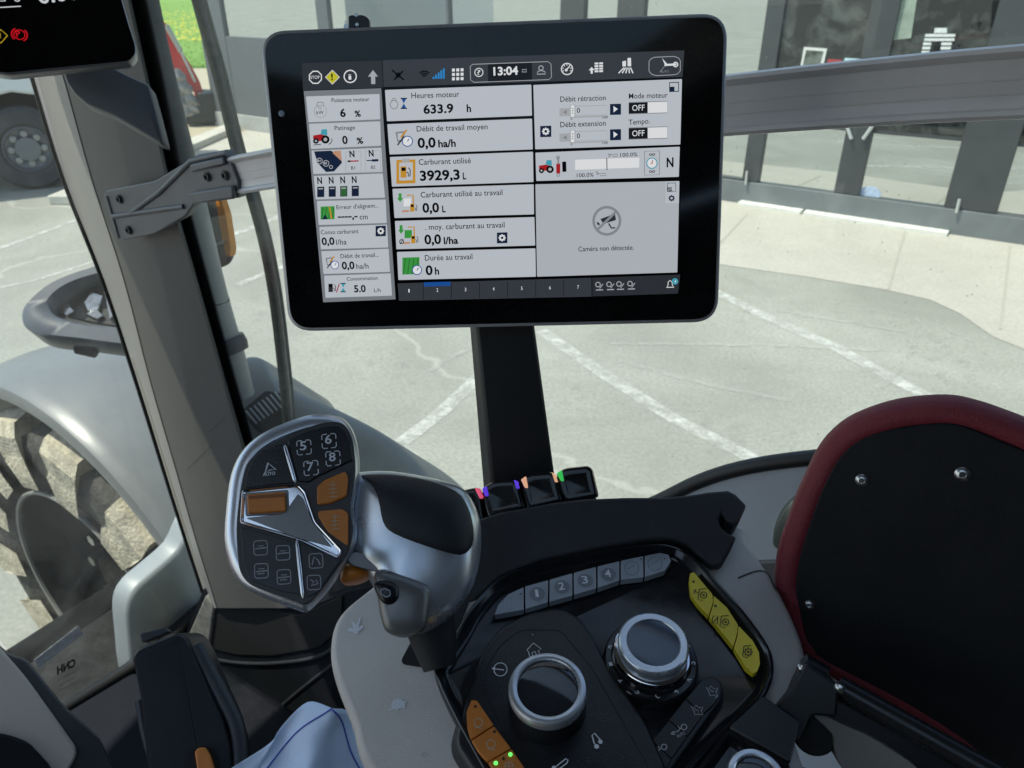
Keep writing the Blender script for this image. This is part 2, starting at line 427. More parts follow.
colm = MB().mat(COLB).flat(MON, S([(303.7, 91), (381.2, 88.3), (395.6, 299.3), (323.2, 302.3)]), HB).build("side_column", None, mroot, smooth=False)

def tile(pts, draw, m=TILE, name="reading_tile"):
    t = MB().mat(m); t.slab(MON, rnd(ccw(S(pts, HB)), .0005, 2), HB, H2 - .00004)
    o = t.build(name, None, mroot, smooth=False)
    b = MB(); draw(b)
    if b.f: b.build("lettering", None, o, smooth=False)
# ---- side column
def t1(b):
    txt(b, "Puissance moteur", 332, 102.4, 369.7, 101.2, 4.0); txt(b, "6", 340.6, 116.9, 346.2, 116.7, 7.8); txt(b, "%", 355.2, 116.9, 361.2, 116.6, 6)
    icon_circ(b, LGRY, (320.4, 111.4), 6.2, w=.9); icon_line(b, MGRY, [(316.8, 106.8), (317.4, 102.4), (323, 102.2), (323.8, 106.6)], .9); txt(b, "%", 318.4, 109.4, 322, 109.3, 3, MGRY); txt(b, "kW", 316.8, 114.4, 324.2, 114.1, 3.4, NAVY)
tile([(306, 96.5), (379.5, 94), (380.2, 119.3), (308.6, 122.3)], t1)
def tractor(b, x, y, s):
    icon_poly(b, RED, [(x - 8 * s, y + 1 * s), (x - 8 * s, y - 2.4 * s), (x - 1 * s, y - 3.6 * s), (x + 5 * s, y - 2 * s), (x + 6 * s, y + 2 * s), (x - 2 * s, y + 3 * s)])
    icon_poly(b, CYN, [(x - 1 * s, y - 3.4 * s), (x + 0 * s, y - 8.2 * s), (x + 5.2 * s, y - 8.4 * s), (x + 5.4 * s, y - 2.4 * s)], H3)
    icon_circ(b, K_TXT, (x + 3.6 * s, y + 1.4 * s), 3.9 * s, H3); icon_circ(b, K_TXT, (x - 5.4 * s, y + 2.8 * s), 2.7 * s, H3)
    icon_circ(b, LGRY, (x + 3.6 * s, y + 1.4 * s), 1.8 * s, H4); icon_circ(b, LGRY, (x - 5.4 * s, y + 2.8 * s), 1.1 * s, H4)
def t2(b):
    txt(b, "Patinage", 335, 130.2, 355.4, 129.5, 4.2); txt(b, "0", 342.8, 144, 348.2, 143.8, 7.8); txt(b, "%", 357.2, 143.9, 363.6, 143.6, 6)
    tractor(b, 321.6, 138, 1.05); icon_line(b, K_TXT, [(331.8, 138.4), (332, 141), (330.4, 143.4), (328.6, 144.4)], .7); icon_line(b, K_TXT, [(321, 144.3), (314, 145)], .7)
tile([(309, 123.8), (380.2, 121.3), (381, 145.7), (311, 149)], t2)
def t3(b):
    icon_poly(b, NAVY, [(314, 151.4), (331, 150.6), (341.6, 157.5), (341.8, 163), (334, 171.4), (326, 172), (317.6, 163)]); icon_poly(b, SAL, [(334, 151), (340.8, 150.6), (341.8, 161.4), (332.6, 153)], H3)
    for c in ((319.4, 161), (326, 163.4), (331, 167)): icon_circ(b, LGRY, c, 2.9 if c[0] < 330 else 1.6, H3, w=.7)
    txt(b, "B1", 318, 162, 320.8, 161.9, 2.2, WHT); txt(b, "B2", 324.6, 164.4, 327.4, 164.3, 2.2, WHT)
    icon_line(b, LGRY, rect(345.8, 151.8, 361, 172.2), .7, closed=True); icon_line(b, LGRY, rect(365.4, 151, 380.6, 171.4), .7, closed=True)
    txt(b, "N", 350, 157.2, 354.9, 157, 6.3); txt(b, "N", 369.2, 156.5, 374, 156.3, 6.3); txt(b, "B1", 351.4, 169.6, 355.4, 169.5, 3.2); txt(b, "B2", 371.4, 168.9, 375.6, 168.7, 3.2)
    icon_line(b, RED, [(348.6, 161.3), (358.6, 160.9)], 1.2); icon_line(b, K_TXT, [(347.6, 161.3), (350.6, 161.2)], 1.6); icon_line(b, NAVY, [(372, 160.5), (378.4, 160.2)], 2.2); icon_line(b, NAVY, [(366.6, 160.6), (372, 160.4)], 1)
tile([(311.5, 150.6), (381.4, 147.7), (382.6, 172), (313.4, 174)], t3)
def t4(b):
    for k in range(4):
        x = 317.8 + k * 11.5; y = 183.8 - k * .3
        txt(b, "N", x, y, x + 4.7, y - .1, 6.5)
        icon_poly(b, (NAVY, NAVY, DGRN, NAVY)[k], rect(x - .3, y + 3.2, x + 6.2, y + 13.2)); icon_poly(b, LGRY, rect(x + .6, y + 4.4, x + 5.2, y + 5.6), H3); icon_line(b, BAR, rect(x - .3, y + 3.2, x + 6.2, y + 13.2), .8, H3, True)
tile([(313.8, 176), (382.8, 173.4), (385, 197.6), (315.8, 199.5)], t4)
def greenico(b, x, y, w, h):
    icon_poly(b, GRN, rect(x, y, x + w, y + h)); 
    for k in range(4): icon_line(b, DGRN, [(x + 1 + k * w * .25, y + h - .6), (x + w * .18 + k * w * .25, y + .8)], .8, H3)
def t5(b):
    txt(b, "Erreur d'alignem...", 336.9, 209.4, 378.9, 207.4, 4.2); txt(b, "----,-", 338.2, 219.2, 358, 218.6, 6.4); txt(b, "cm", 360, 219.4, 368, 219.2, 5.4)
    greenico(b, 320.6, 206.6, 14, 13); icon_poly(b, NAVY, [(325, 214.5), (328, 219), (322, 219.4)], H4); icon_line(b, ORG, [(329.4, 207), (331.5, 218.5)], 1.6, H4)
tile([(316.8, 201), (385.7, 199.5), (386.7, 223), (318.7, 225)], t5)
def t6(b):
    txt(b, "Conso carburant", 321.3, 234.4, 358.8, 233.1, 4.2); txt(b, "0,0", 322.2, 244.9, 335, 244.5, 7.2); txt(b, "l/ha", 336.6, 244.8, 347, 244.4, 5.4); gearbox(b, 375.6, 226, 385.8, 236.4)
tile([(319.3, 226.9), (387, 224.5), (388.2, 247.4), (320.9, 249.3)], t6)
def fieldclock(b, x, y, s, tool=True):
    icon_poly(b, MGRY, [(x - 7 * s, y - 6 * s), (x + 3 * s, y - 7 * s), (x - 1 * s, y + 3 * s), (x - 5 * s, y + 3.4 * s)]); icon_poly(b, TILE, [(x - 5 * s, y - 4.6 * s), (x + 1 * s, y - 5.2 * s), (x - 2 * s, y + 1 * s), (x - 4.4 * s, y + 1.4 * s)], H3)
    icon_line(b, ORG, [(x - 2 * s, y - 1 * s), (x + 3.4 * s, y - 8 * s)], 1.5 * s, H4); icon_line(b, BAR, [(x - 5 * s, y + 6 * s), (x + 1 * s, y - 2 * s)], 1.2 * s, H4)
    icon_circ(b, WHT, (x + 4 * s, y + 2.4 * s), 4.6 * s, H3); icon_circ(b, DBLUE, (x + 4 * s, y + 2.4 * s), 4.6 * s, H4, w=.8 * s); icon_line(b, DBLUE, [(x + 4 * s, y + 2.6 * s), (x + 5.4 * s, y + .2 * s)], .8 * s, H4)
def t7(b):
    txt(b, "Débit de travail...", 341, 258.2, 379, 256.7, 4.2); txt(b, "0,0", 342.3, 269.1, 355, 268.7, 7.2); txt(b, "ha/h", 356.8, 268.9, 368.9, 268.3, 5.2); fieldclock(b, 331.4, 263, .85)
tile([(321.3, 251.3), (388.6, 248.8), (390, 271.8), (323.6, 274)], t7)
def hourglass(b, x, y, s, m): 
    icon_poly(b, m, [(x - 2.6 * s, y - 5 * s), (x + 2.6 * s, y - 5 * s), (x, y)]); icon_poly(b, m, [(x, y), (x + 2.6 * s, y + 5 * s), (x - 2.6 * s, y + 5 * s)])
    for d in (-5, 5): icon_line(b, K_TXT, [(x - 3.2 * s, y + d * s), (x + 3.2 * s, y + d * s)], 1 * s, H3)
def pump(b, x, y, s, m): 
    H3 = H4 + .0001; H2 = H4
    icon_poly(b, m, [(x - 3 * s, y - 5 * s), (x + 2 * s, y - 5 * s), (x + 2.2 * s, y + 4.6 * s), (x - 3 * s, y + 4.8 * s)], H2); icon_poly(b, K_TXT, rect(x - 2.2 * s, y - 4 * s, x + 1.4 * s, y - 1 * s), H3)
    icon_line(b, K_TXT, [(x + 2 * s, y), (x + 3.6 * s, y + .4 * s), (x + 3.8 * s, y + 3.6 * s), (x + 5.2 * s, y + 3.4 * s), (x + 5.4 * s, y - 2 * s), (x + 3.8 * s, y - 4 * s)], .8 * s, H2)
def t8(b):
    txt(b, "Consommation", 347.2, 280.7, 377.9, 279.5, 3.6); txt(b, "5.0", 354.5, 292.1, 366.2, 291.7, 6.8); txt(b, "L/h", 374.4, 292.1, 381, 291.8, 3.6)
    pump(b, 331, 288, .85, BAR); icon_line(b, RED, [(336.4, 292.5), (339.4, 283.6)], 1); hourglass(b, 343.2, 287.6, .85, CYN)
tile([(324.2, 275.7), (390.6, 273.4), (392, 295.6), (325.5, 297.8)], t8)
# ---- middle column
def m1(b):
    txt(b, "Heures moteur", 411.7, 98.5, 459.5, 96.9, 5.6); txt(b, "633.9", 423.8, 113.8, 453.7, 112.5, 8.6); txt(b, "h", 466.9, 112.1, 471.3, 111.9, 7.4)
    icon_circ(b, MGRY, (394, 104.6), 3.8, w=.8, ry=4.2); icon_line(b, MGRY, [(391.8, 101), (392.4, 98.6), (395.6, 98.5), (396.2, 100.8)], .8); hourglass(b, 403.8, 103.4, 1, DBLUE)
tile([(385, 90), (531.3, 84.6), (532, 115.7), (387, 121.3)], m1)
def m2(b):
    txt(b, "Débit de travail moyen", 417, 131.7, 487.7, 129.3, 5.6); txt(b, "0,0", 418, 147.8, 436, 147.2, 9.6); txt(b, "ha/h", 438.5, 147.3, 456, 146.6, 7.2); fieldclock(b, 403, 138.6, 1.1)
tile([(387.3, 124.2), (532, 118.6), (532.8, 149.4), (389.6, 154.5)], m2)
def m3(b):
    txt(b, "Carburant utilisé", 419, 164.9, 471, 163.2, 5.6); txt(b, "3929,3", 420.3, 180.6, 460, 179.3, 9.6); txt(b, "L", 463, 179.3, 466.4, 179.2, 6.6)
    icon_poly(b, ORG, rect(396.4, 160, 415.4, 183.8)); icon_poly(b, TILE, rect(399.2, 162.6, 412.8, 180.6), H3); icon_poly(b, LGRY, rect(402, 158.6, 409.6, 162), H4)
    pump(b, 404, 172.2, 1.15, ORG)
tile([(390, 157), (533, 151.7), (533.5, 182), (392, 186.7)], m3)
def pageico(b, x, y, g=False):
    icon_line(b, ORG, [(x + 2, y - 7), (x + 8, y - 7.4), (x + 8.6, y + 7)], 1.4); icon_line(b, SAL, [(x - 3, y + 9), (x + 4, y + 8.6)], 2)
    icon_poly(b, GRN if g else WHT, rect(x - 1.4, y - 4, x + 6, y + 4), H3)
    icon_poly(b, GRN, [(x - 6.4, y - 9), (x - 3.6, y - 9.2), (x - 3.4, y - 4.4), (x - 1.8, y - 4.4), (x - 4.8, y - .4), (x - 8, y - 4.2), (x - 6.4, y - 4.3)], H4)
    pump(b, x + 7.6, y + 5.4, .8, ORG)
    if g: icon_circ(b, K_TXT, (x - 4.4, y + 7.4), 2, w=.8, h=H4); icon_line(b, K_TXT, [(x - 6, y + 10), (x - 2.8, y + 4.8)], .7, H4)
def m4(b):
    txt(b, "Carburant utilisé au travail", 420.9, 197.6, 502.6, 195, 5.6); txt(b, "0,0", 422.8, 212.5, 439.4, 212, 9.2); txt(b, "L", 442.4, 212.2, 445.9, 212.1, 6.4); pageico(b, 405, 202.4)
tile([(392.5, 188.8), (533.7, 184.3), (534, 214.4), (394.5, 218)], m4)
def m5(b):
    txt(b, ". moy. carburant au travail", 425.4, 229.9, 504.7, 227.4, 5.6); txt(b, "0,0", 424.8, 244.1, 441.4, 243.6, 9.2); txt(b, "l/ha", 444, 244, 458.4, 243.5, 6.8); pageico(b, 406, 234.2, True); gearbox(b, 496.9, 232.6, 507.4, 243.4)
tile([(395, 221), (534.4, 217), (535.2, 245.5), (396.4, 249.3)], m5)
def m6(b):
    txt(b, "Durée au travail", 425.2, 260.6, 472.6, 259.1, 5.6); txt(b, "0", 426, 274.8, 433, 274.6, 9.2); txt(b, "h", 435.2, 274.4, 439.4, 274.2, 7)
    greenico(b, 402.4, 257.6, 17, 17); icon_circ(b, WHT, (417, 270), 4.6, H4); icon_circ(b, DBLUE, (417, 270), 4.6, H4 + .0001, w=.9); icon_line(b, DBLUE, [(417, 270.4), (418.4, 267.6)], .8, H4 + .0001)
tile([(397, 251.9), (535.4, 248.3), (535.9, 276.7), (398.4, 280)], m6)
# ---- right column
def corner(b, x0, y0, x1, y1):
    icon_line(b, NAVY, rect(x0, y0, x1, y1), 1, closed=True); icon_poly(b, NAVY, rect(x0, (y0 + y1) / 2 - .3, (x0 + x1) / 2 + .4, y1))
def r1(b):
    for dy, s1, s2 in ((0, "Débit rétraction", "Mode moteur"), (25.4, "Débit extension", "Tempo.")):
        txt(b, s1, 560.3, 102 + dy, 605.7, 100.3 + dy, 5.4); txt(b, s2, 628.7, 98.9 + dy + .9 * (dy > 0), 667.4 if dy == 0 else 649.7, 97.7 + dy + .4 * (dy > 0), 5.4)
        icon_poly(b, LGRY, rect(559.5, 108.3 + dy, 569.6, 116.4 + dy)); icon_poly(b, MGRY, [(562.6, 112.2 + dy), (566.8, 109.8 + dy), (566.9, 114.2 + dy)], H3)
        icon_line(b, LGRY, rect(569.8, 106.4 + dy, 607, 116 + dy, -.03), .7, closed=True); icon_line(b, LGRY, [(571, 117.4 + dy), (608, 116.2 + dy)], 1.2)
        icon_poly(b, WHT, rect(570.6, 105.2 + dy, 574.6, 117 + dy), H3); icon_line(b, MGRY, rect(570.4, 105 + dy, 574.8, 117.2 + dy), .6, H3, True)
        for k in range(3): icon_line(b, BAR, [(571.8, 108.4 + dy + k * 2.4), (573.4, 108.3 + dy + k * 2.4)], .6, H4)
        txt(b, "0", 576.8, 112.9 + dy, 580, 112.8 + dy, 4.8); txt(b, "100", 602.4, 118.7 + dy, 607.6, 118.5 + dy, 2.2); txt(b, "0", 570.6, 120 + dy, 572.2, 120 + dy, 2.2)
        icon_poly(b, NAVY, rect(610, 104 + dy, 621, 115 + dy)); icon_poly(b, WHT, [(613.4, 106 + dy), (617.8, 109 + dy), (613.6, 112.4 + dy)], H3)
        icon_poly(b, DARKB, rect(628.7, 102.5 + dy, 647.7, 114 + dy)); icon_poly(b, WHT, rect(647.7, 102 + dy, 667.4, 113.4 + dy)); icon_line(b, MGRY, rect(628.7, 102.5 + dy, 667.4, 114 + dy), .7, H3, True); txt(b, "OFF", 632.1, 111 + dy, 644.4, 110.5 + dy, 5.8, WHT)
    gearbox(b, 540.2, 126, 551.3, 137.2); corner(b, 669.6, 82.6, 678.6, 91.6)
tile([(533.3, 85), (682, 79), (680.3, 144.5), (535.2, 149.3)], r1, name="control_tile")
def r2(b):
    tractor(b, 546.6, 168, .95); icon_poly(b, RED, rect(556.3, 163.6, 560.2, 173.4)); icon_line(b, MGRY, [(558, 157), (558.4, 164)], 1.6); icon_circ(b, MGRY, (558, 157.6), 1.6, w=.7); icon_circ(b, MGRY, (558.3, 175), 1.4, w=.7)
    txt(b, "1", 562.4, 171.6, 566.4, 171.4, 9.6); icon_poly(b, WHT, [(575, 159.8), (639.4, 157.6), (639.2, 167.6), (575.2, 169.8)]); icon_line(b, K_TXT, [(606.8, 158), (607, 170)], .8, H3)
    txt(b, "100.0%", 620.2, 156.9, 637.3, 156.2, 3.8); txt(b, "100.0%", 576.8, 177.3, 593.5, 176.6, 3.8)
    icon_line(b, BAR, [(608, 154.4), (611.6, 154.2), (608.6, 157)], .7); icon_line(b, MGRY, rect(612.6, 154.4, 617.6, 156.6), .7, closed=True)
    icon_line(b, BAR, [(596, 174.2), (599.4, 174.1), (596.2, 171.6)], .7); icon_line(b, MGRY, rect(600.4, 173.6, 606, 175.8), .7, closed=True)
    icon_line(b, MGRY, rect(644.5, 151.4, 659.4, 175.2), .8, closed=True); txt(b, "∞", 649, 156.6, 655, 156.4, 4.2); txt(b, "∞", 649, 173.6, 655, 173.4, 4.2)
    icon_circ(b, WHT, (651.9, 163.2), 5.2, H3); icon_circ(b, CYN, (651.9, 163.2), 5.2, H4, w=1); icon_line(b, RED, [(650.6, 163.6), (652.2, 163.4), (652.4, 160.2)], .8, H4 + .0001)
    txt(b, "N", 666.4, 167.1, 673.3, 166.8, 9.2)
tile([(535.4, 152.7), (679.8, 146.7), (678.8, 176.8), (536.3, 181)], r2, name="control_tile")
def r3(b):
    c = (606.8, 220.8); icon_circ(b, MGRY, c, 13.2, w=2.6, n=36, ry=13.6)
    icon_poly(b, BAR, [(600.4, 219), (615, 213.6), (616, 220), (603.4, 224)]); icon_poly(b, BAR, [(596.8, 221.6), (599.6, 223.2), (599.8, 225.4), (597.2, 224.6)]); icon_line(b, BAR, [(608.6, 223.4), (611.4, 228), (615.2, 227.8)], 1.4)
    icon_line(b, MGRY, [(597.2, 230), (616, 211.6)], 2.6, H3)
    txt(b, "Caméra non détectée.", 578.4, 251.4, 633.6, 249.6, 4.8); icon_poly(b, TILE, rect(665.6, 181.6, 679, 203.4)); corner(b, 667.4, 183.2, 675.8, 191.6); gear(b, (671.6, 198.2), 3.2, NAVY, H3, True, TILE)
tile([(535.4, 184.3), (679.4, 181), (677.3, 272.4), (537, 276.7)], r3, TILE2, name="camera_tile")
# ---- footer
ft = MB().mat(BAR2).flat(MON, S([(397.6, 283.4), (591.4, 277.8), (591.6, 296.6), (399, 300.8)]), HB)
ft.mat(BAR).flat(MON, S([(592.2, 277.8), (680.2, 274.6), (678, 293.6), (592.4, 296.4)]), HB)
footer = ft.build("footer_bar", None, mroot, smooth=False)
b = MB()
icon_poly(b, DBLUE, [(423.8, 282.4), (450.4, 281.6), (450.6, 285.8), (423.9, 286.6)])
for k in range(7):
    x = 408.6 + k * 28.1; y = 292.3 - k * .62
    txt(b, str(k + 1), x, y, x + (1.6 if k else 1.2), y, 3.4, WHT); 
    if k < 6: icon_line(b, DARKB, [(x + 14.6, y - 9), (x + 14.7, y + 7)], .6)
for x in (596, 607, 617, 628):
    y = 287 - (x - 596) * .03
    icon_circ(b, LGRY, (x + 2, y - 2.4), 2.3, w=.9); icon_line(b, LGRY, [(x, y + 3), (x + 7, y + 2.8)], 1.1); icon_line(b, LGRY, [(x + 3.6, y + 1.4), (x + 7, y - 3)], .9)
icon_line(b, WHT, [(666.4, 287.4), (668, 285.6), (668.2, 282), (670, 280.4), (672, 282), (672.4, 285.4), (674, 287.2)], .8, closed=True); icon_circ(b, CYN, (675, 281.4), 3.2, H3); txt(b, "4", 674.2, 282.9, 675.9, 282.9, 3, WHT, H4)
b.build("symbol", None, footer, smooth=False)

TBK = Plane(MON.pw(357, 24, -.034), MON.n, MON.ex)
tb2 = MB().slab(TBK, rnd(ccw(TBK.P([(348, 15), (363, 14.6), (369, 18.4), (369.6, 40), (348.4, 40)])), .002), -.006, 0).build("top_bracket", BLKSATIN, mroot, bevel=.001)
for x, y in ((356.6, 15.6), (357.4, 25)): MB().lathe(TBK, TBK.uv(x, y), [(.0013, 0), (.0013, .0012), (0, .0014)], 12).build("bracket_screw", ZINC, tb2)
MB().slab(TBK, rnd(ccw(TBK.P([(343.4, 24), (346, 23), (348, 24), (348, 36), (343, 36)])), .001), -.004, -.001).build("bracket_clip", ZINC, tb2)

# support post of the monitor
q = [(468, 322), (534, 322), (557.5, 490), (487.5, 490)]
PO = Plane(at(505, 322, .575), (MON.n + Vector((0, 0, -.02))), MON.ex)
fr = PO.P([(473, 300), (531, 300), (557, 492), (492, 492)]); bk = PO.P([(467.4, 300), (529, 300), (553, 492), (483.5, 492)], -.035)
post = MB().hull([PO.w(u, v, 0) for u, v in fr], [PO.w(u, v, -.035) for u, v in bk])
tag(post.build("monitor_post", mat("black_powder_coat", (.012, .0125, .014), .5, bump=.15, bscale=900), bevel=.003), "flat black post carrying the touch monitor up from the armrest", "post")
# ================================================================== ARMREST CONSOLE
HD = Vector((.8466, -.532, 0))            # along the side window, towards the rear of the tractor
NS = Vector((-.532, -.8466, 0))           # from the side window into the cab
K = Plane(at(600, 650, .46), (-.02, -math.sin(R_(9)), math.cos(R_(9))), (1, 0, 0))
K0 = K
con = thing("armrest_console", K.pw(600, 700, -.09), "beige grey armrest console with a glossy black control panel, round knobs and coloured button strips", "console")

# beige body
body_px = [(402, 560), (372, 584), (345, 606), (333, 624), (329, 648), (334, 676), (350, 718), (376, 780), (520, 900), (800, 860), (792, 716), (800, 690), (806, 650), (782, 592), (750, 543), (730, 522), (560, 520)]
hb = -.008
bp = cr(ccw(K.P(body_px, hb)), 5)
b = MB(); b.loft([[K.w(u, v, h) for u, v in (inset(bp, i) if i else bp)] for i, h in ((.03, -.10), (.006, -.03), (0, hb - .008), (.001, hb - .003), (.005, hb), )])
b.build("base", BEIGE, con, ang=50)
# dark cut-out behind the joystick foot
rec = rnd(ccw(K.P([(400, 664), (412, 641), (440, 600), (470, 600), (454, 640), (425, 668)], hb)), .004)
MB().slab(K, rec, hb - .001, hb + .0012).build("joystick_slot", BLKMATT, con)
# printed hare and tortoise
hare = [(347, 631), (350, 627), (353, 629), (352, 624), (351, 620), (354, 622), (356, 625), (359, 618), (361, 617), (360, 622), (358.6, 627), (362, 625), (364, 627), (361, 630), (357.6, 632), (359, 634), (355, 634), (352, 632)]
tort = [(389, 711), (391.6, 707.6), (391, 704), (393, 700.4), (397, 698), (401, 698.6), (403.6, 701), (407, 700.6), (405.6, 703.4), (404.6, 706), (405.4, 709.4), (402.6, 708), (399, 708.4), (397, 712), (395.4, 708.8), (391.6, 709.6)]
for nm_, p in (("hare_symbol", hare), ("tortoise_symbol", tort)):
    MB().flat(K, K.P(p, hb + .0003), hb + .0003).build(nm_, PRINTW, con, smooth=False)
MB().stroke(K, circ(K.uv(424.5, 754.5, hb), .0013, 14), .0004, hb + .0003, True).build("ring_symbol", PRINTG, con, smooth=False)
# seam of the rear beige cover
sm = K.P([(738, 578), (757, 571), (768, 574), (776, 590)], hb + .0004)
MB().stroke(K, cr(sm, 4, False), .0011, hb + .0004).build("cover_seam", BLKMATT, con, smooth=False)

# black panel: rim, floor and raised fields
panel_px = [(436, 676), (442, 655), (456, 632), (473, 604), (500, 577), (540, 561), (600, 549), (650, 543), (676, 546), (696, 559), (716, 580), (742, 609), (765, 640), (773, 660), (771, 682), (757, 703), (727, 732), (690, 772), (660, 830), (560, 850), (505, 800), (470, 745)]
pp = cr(ccw(K.P(panel_px, .002)), 4)
b = MB()
b.loft([[K.w(u, v, h) for u, v in (inset(pp, i) if i else pp)] for i, h in ((.0, -.012), (-.0006, .0005), (.0004, .0024), (.0018, .0028), (.003, .0018), (.0052, -.0035), (.0085, -.0058))])
b.build("panel", BLKGLOSS, con, ang=50)
HF = -.0054                                     # floor level
# raised island with the first knob
isl = [(455, 742), (468, 690), (482, 652), (500, 627), (530, 612), (560, 607), (577, 615), (590, 632), (604, 660), (625, 690), (646, 722), (668, 772), (640, 840), (520, 840)]
ip = rnd(ccw(K.P(isl, .0015)), .006)
b = MB(); b.loft([[K.w(u, v, h) for u, v in (inset(ip, i) if i else ip)] for i, h in ((-.004, HF - .003), (-.0015, HF + .001), (0, .0006), (.0014, .0015), (.003, .0017))])
b.build("knob_island", BLKSATIN, con, ang=50)
HI = .0017
sub = rnd(ccw(K.P([(484, 690), (486, 668), (500, 646), (520, 630), (560, 630), (592, 668), (650, 770), (600, 840), (530, 790)], HI)), .004)
MB().stroke(K, sub, .0003, HI + .0002, True).build("island_groove", mat("groove_black", (.004, .004, .004), .8), con, smooth=False)

def button(px, pl, h0, th, m, sym=None, symm=PRINTW, bev=.0007, name="button", r=.0006):
    pts = rnd(ccw(pl.P(px, h0 + th)), r, 3)
    o = MB().slab(pl, pts, h0, h0 + th).build(name, m, con, bevel=bev)
    if sym:
        b = MB().mat(symm); sym(b, h0 + th + .00025)
        if b.f: b.build("symbol", None, o, smooth=False)
    return o
def Kl(b, pts, h, w=.5, closed=False): b.stroke(K, K.P(pts, h), w * .00062, h, closed)
def Kc(b, c, r, h, w=.6, n=20, ry=None):
    b.stroke(K, K.P([(c[0] + r * math.cos(2 * math.pi * k / n), c[1] + (ry or r) * math.sin(2 * math.pi * k / n)) for k in range(n)], h), w * .00062, h, True)
def Kd(b, c, r, h): b.flat(K, circ(K.uv(*c, h), r * .00062, 14), h)
# seven grey buttons (they face the operator along the far wall of the panel)
tops = [(494.6, 614.6), (500, 603), (509, 594), (524.6, 586.8), (549, 580), (573, 573), (596.8, 566.6), (620, 561), (644, 556), (661, 552.6), (669, 555), (671, 561)]
KB = K.off(.0)
g = [
 [(494.6, 614.8), (498.4, 604.6), (508, 594.4), (523.6, 587.2), (523.8, 609.4)],
 [(525.2, 586.4), (548.2, 580.2), (547.8, 602.2), (525.4, 608.8)],
 [(549.8, 579.6), (572.2, 573.3), (572.4, 595.2), (549.4, 601.7)],
 [(573.8, 572.8), (596, 566.8), (596.2, 588.2), (574, 594.7)],
 [(597.6, 566.4), (619.3, 561.2), (619.3, 580.2), (597.8, 587.7)],
 [(620.9, 560.8), (643.2, 556.1), (643.4, 577.2), (620.9, 579.7)],
 [(644.8, 555.8), (660, 552.8), (668.4, 554.6), (671, 561), (664.6, 570.6), (645, 576.8)]]
def num(s, c, dim=False):
    def f(b, h):
        b.cur = b.cur
        Kd(b.mat(BTNDARK), c, 9.2 if s else 8, h)
        Kc(b.mat(PRINTG), c, 8, h + .0002, .45, ry=7.4)
        if s: b.mat(PRINTW).text(K, s, (c[0] - (1.5 if s == "1" else 3), c[1] + 4.4), (c[0] + (1.5 if s == "1" else 3), c[1] + (4.1 if s == "1" else 3.8)), 7.4, h + .0003)
    return f
def faint(kind, c):
    def f(b, h):
        b.mat(PRINTG)
        if kind == 0: Kl(b, [(c[0] - 6, c[1] - 5), (c[0] + 5, c[1] - 8), (c[0] + 5.5, c[1] + 5), (c[0] - 5.5, c[1] + 8)], h, .8, True); Kl(b, [(c[0] - 2, c[1] - 5), (c[0] - 2, c[1] + 6)], h, .7); Kl(b, [(c[0] + 2, c[1] - 5), (c[0] + 2, c[1] + 5)], h, .7)
        else: Kc(b.mat(BTNDARK), c, 7, h, .9); Kl(b.mat(BTNDARK), [(c[0] - 4, c[1] + 1), (c[0] + 3, c[1] - 3)], h, .9)
        if kind > 1 or True: Kd(b.mat(PRINTK), (c[0] + 9.5, c[1] - 9 + (4 if kind == 3 else 0)), 1.0, h)
    return f
syms = [faint(0, (511, 603)), num("1", (537.4, 594)), num("2", (562, 587)), num("3", (585.4, 580.6)), num("4", (608.6, 574.4)), faint(2, (631.6, 568)), faint(3, (655, 563.5))]
for p, s in zip(g, syms): button(p, KB, -.0042, .0052, BTNGREY, s)
# three yellow buttons
def pto(c, k):
    def f(b, h):
        b.mat(PRINTK); x, y = c
        Kl(b, [(x - 2.6, y - 5), (x - 4, y + 5), (x + 1, y + 7)], h, .9); Kl(b, [(x - 2.6, y - 5), (x + 4.6, y - 5.4)], h, .9)
        Kc(b, (x + 1.6, y + 1), 3.2, h, 1.1, 10); Kd(b, (x + 1.6, y + 1), 1.3, h)
        if k == 0: Kl(b, [(x - 4, y - 1), (x - 9, y - 4)], h, .9); Kl(b, [(x - 6, y - 5), (x - 8, y)], h, .9)
        if k == 1: Kl(b, [(x - 6, y - 5), (x - 11, y - 5), (x - 12, y + 2), (x - 7, y + 3)], h, .9, True); Kl(b, [(x - 11, y + 2), (x - 6, y - 4)], h, .9)
        if k == 2: [Kl(b, [(x + 1.6 + 3 * math.cos(a), y + 1 + 3 * math.sin(a)), (x + 1.6 + 4.8 * math.cos(a), y + 1 + 4.8 * math.sin(a))], h, 1) for a in [j * math.pi / 4 for j in range(8)]]
        if k < 2: Kd(b, ((693.4, 581.6), (715.4, 605.8))[k], 1.5, h)
    return f
ys = [[(689.2, 580), (690, 573.4), (694, 572), (712.6, 594.4), (713, 602), (708.4, 615.8), (697, 603.6), (690.6, 594)],
      [(713.6, 595.4), (727, 607.6), (738, 624.8), (737, 634), (733.2, 646.6), (709.4, 616.8), (713.6, 603)],
      [(738.6, 625.8), (752.6, 640.4), (759, 652), (760, 664), (757, 671.5), (753.4, 673.5), (746, 667.6), (734, 648), (737.8, 634.6)]]
for k, (p, c) in enumerate(zip(ys, [(702, 594), (724, 621), (746.6, 651)])): button(p, KB, -.0032, .0042, YELLOW, pto(c, k))
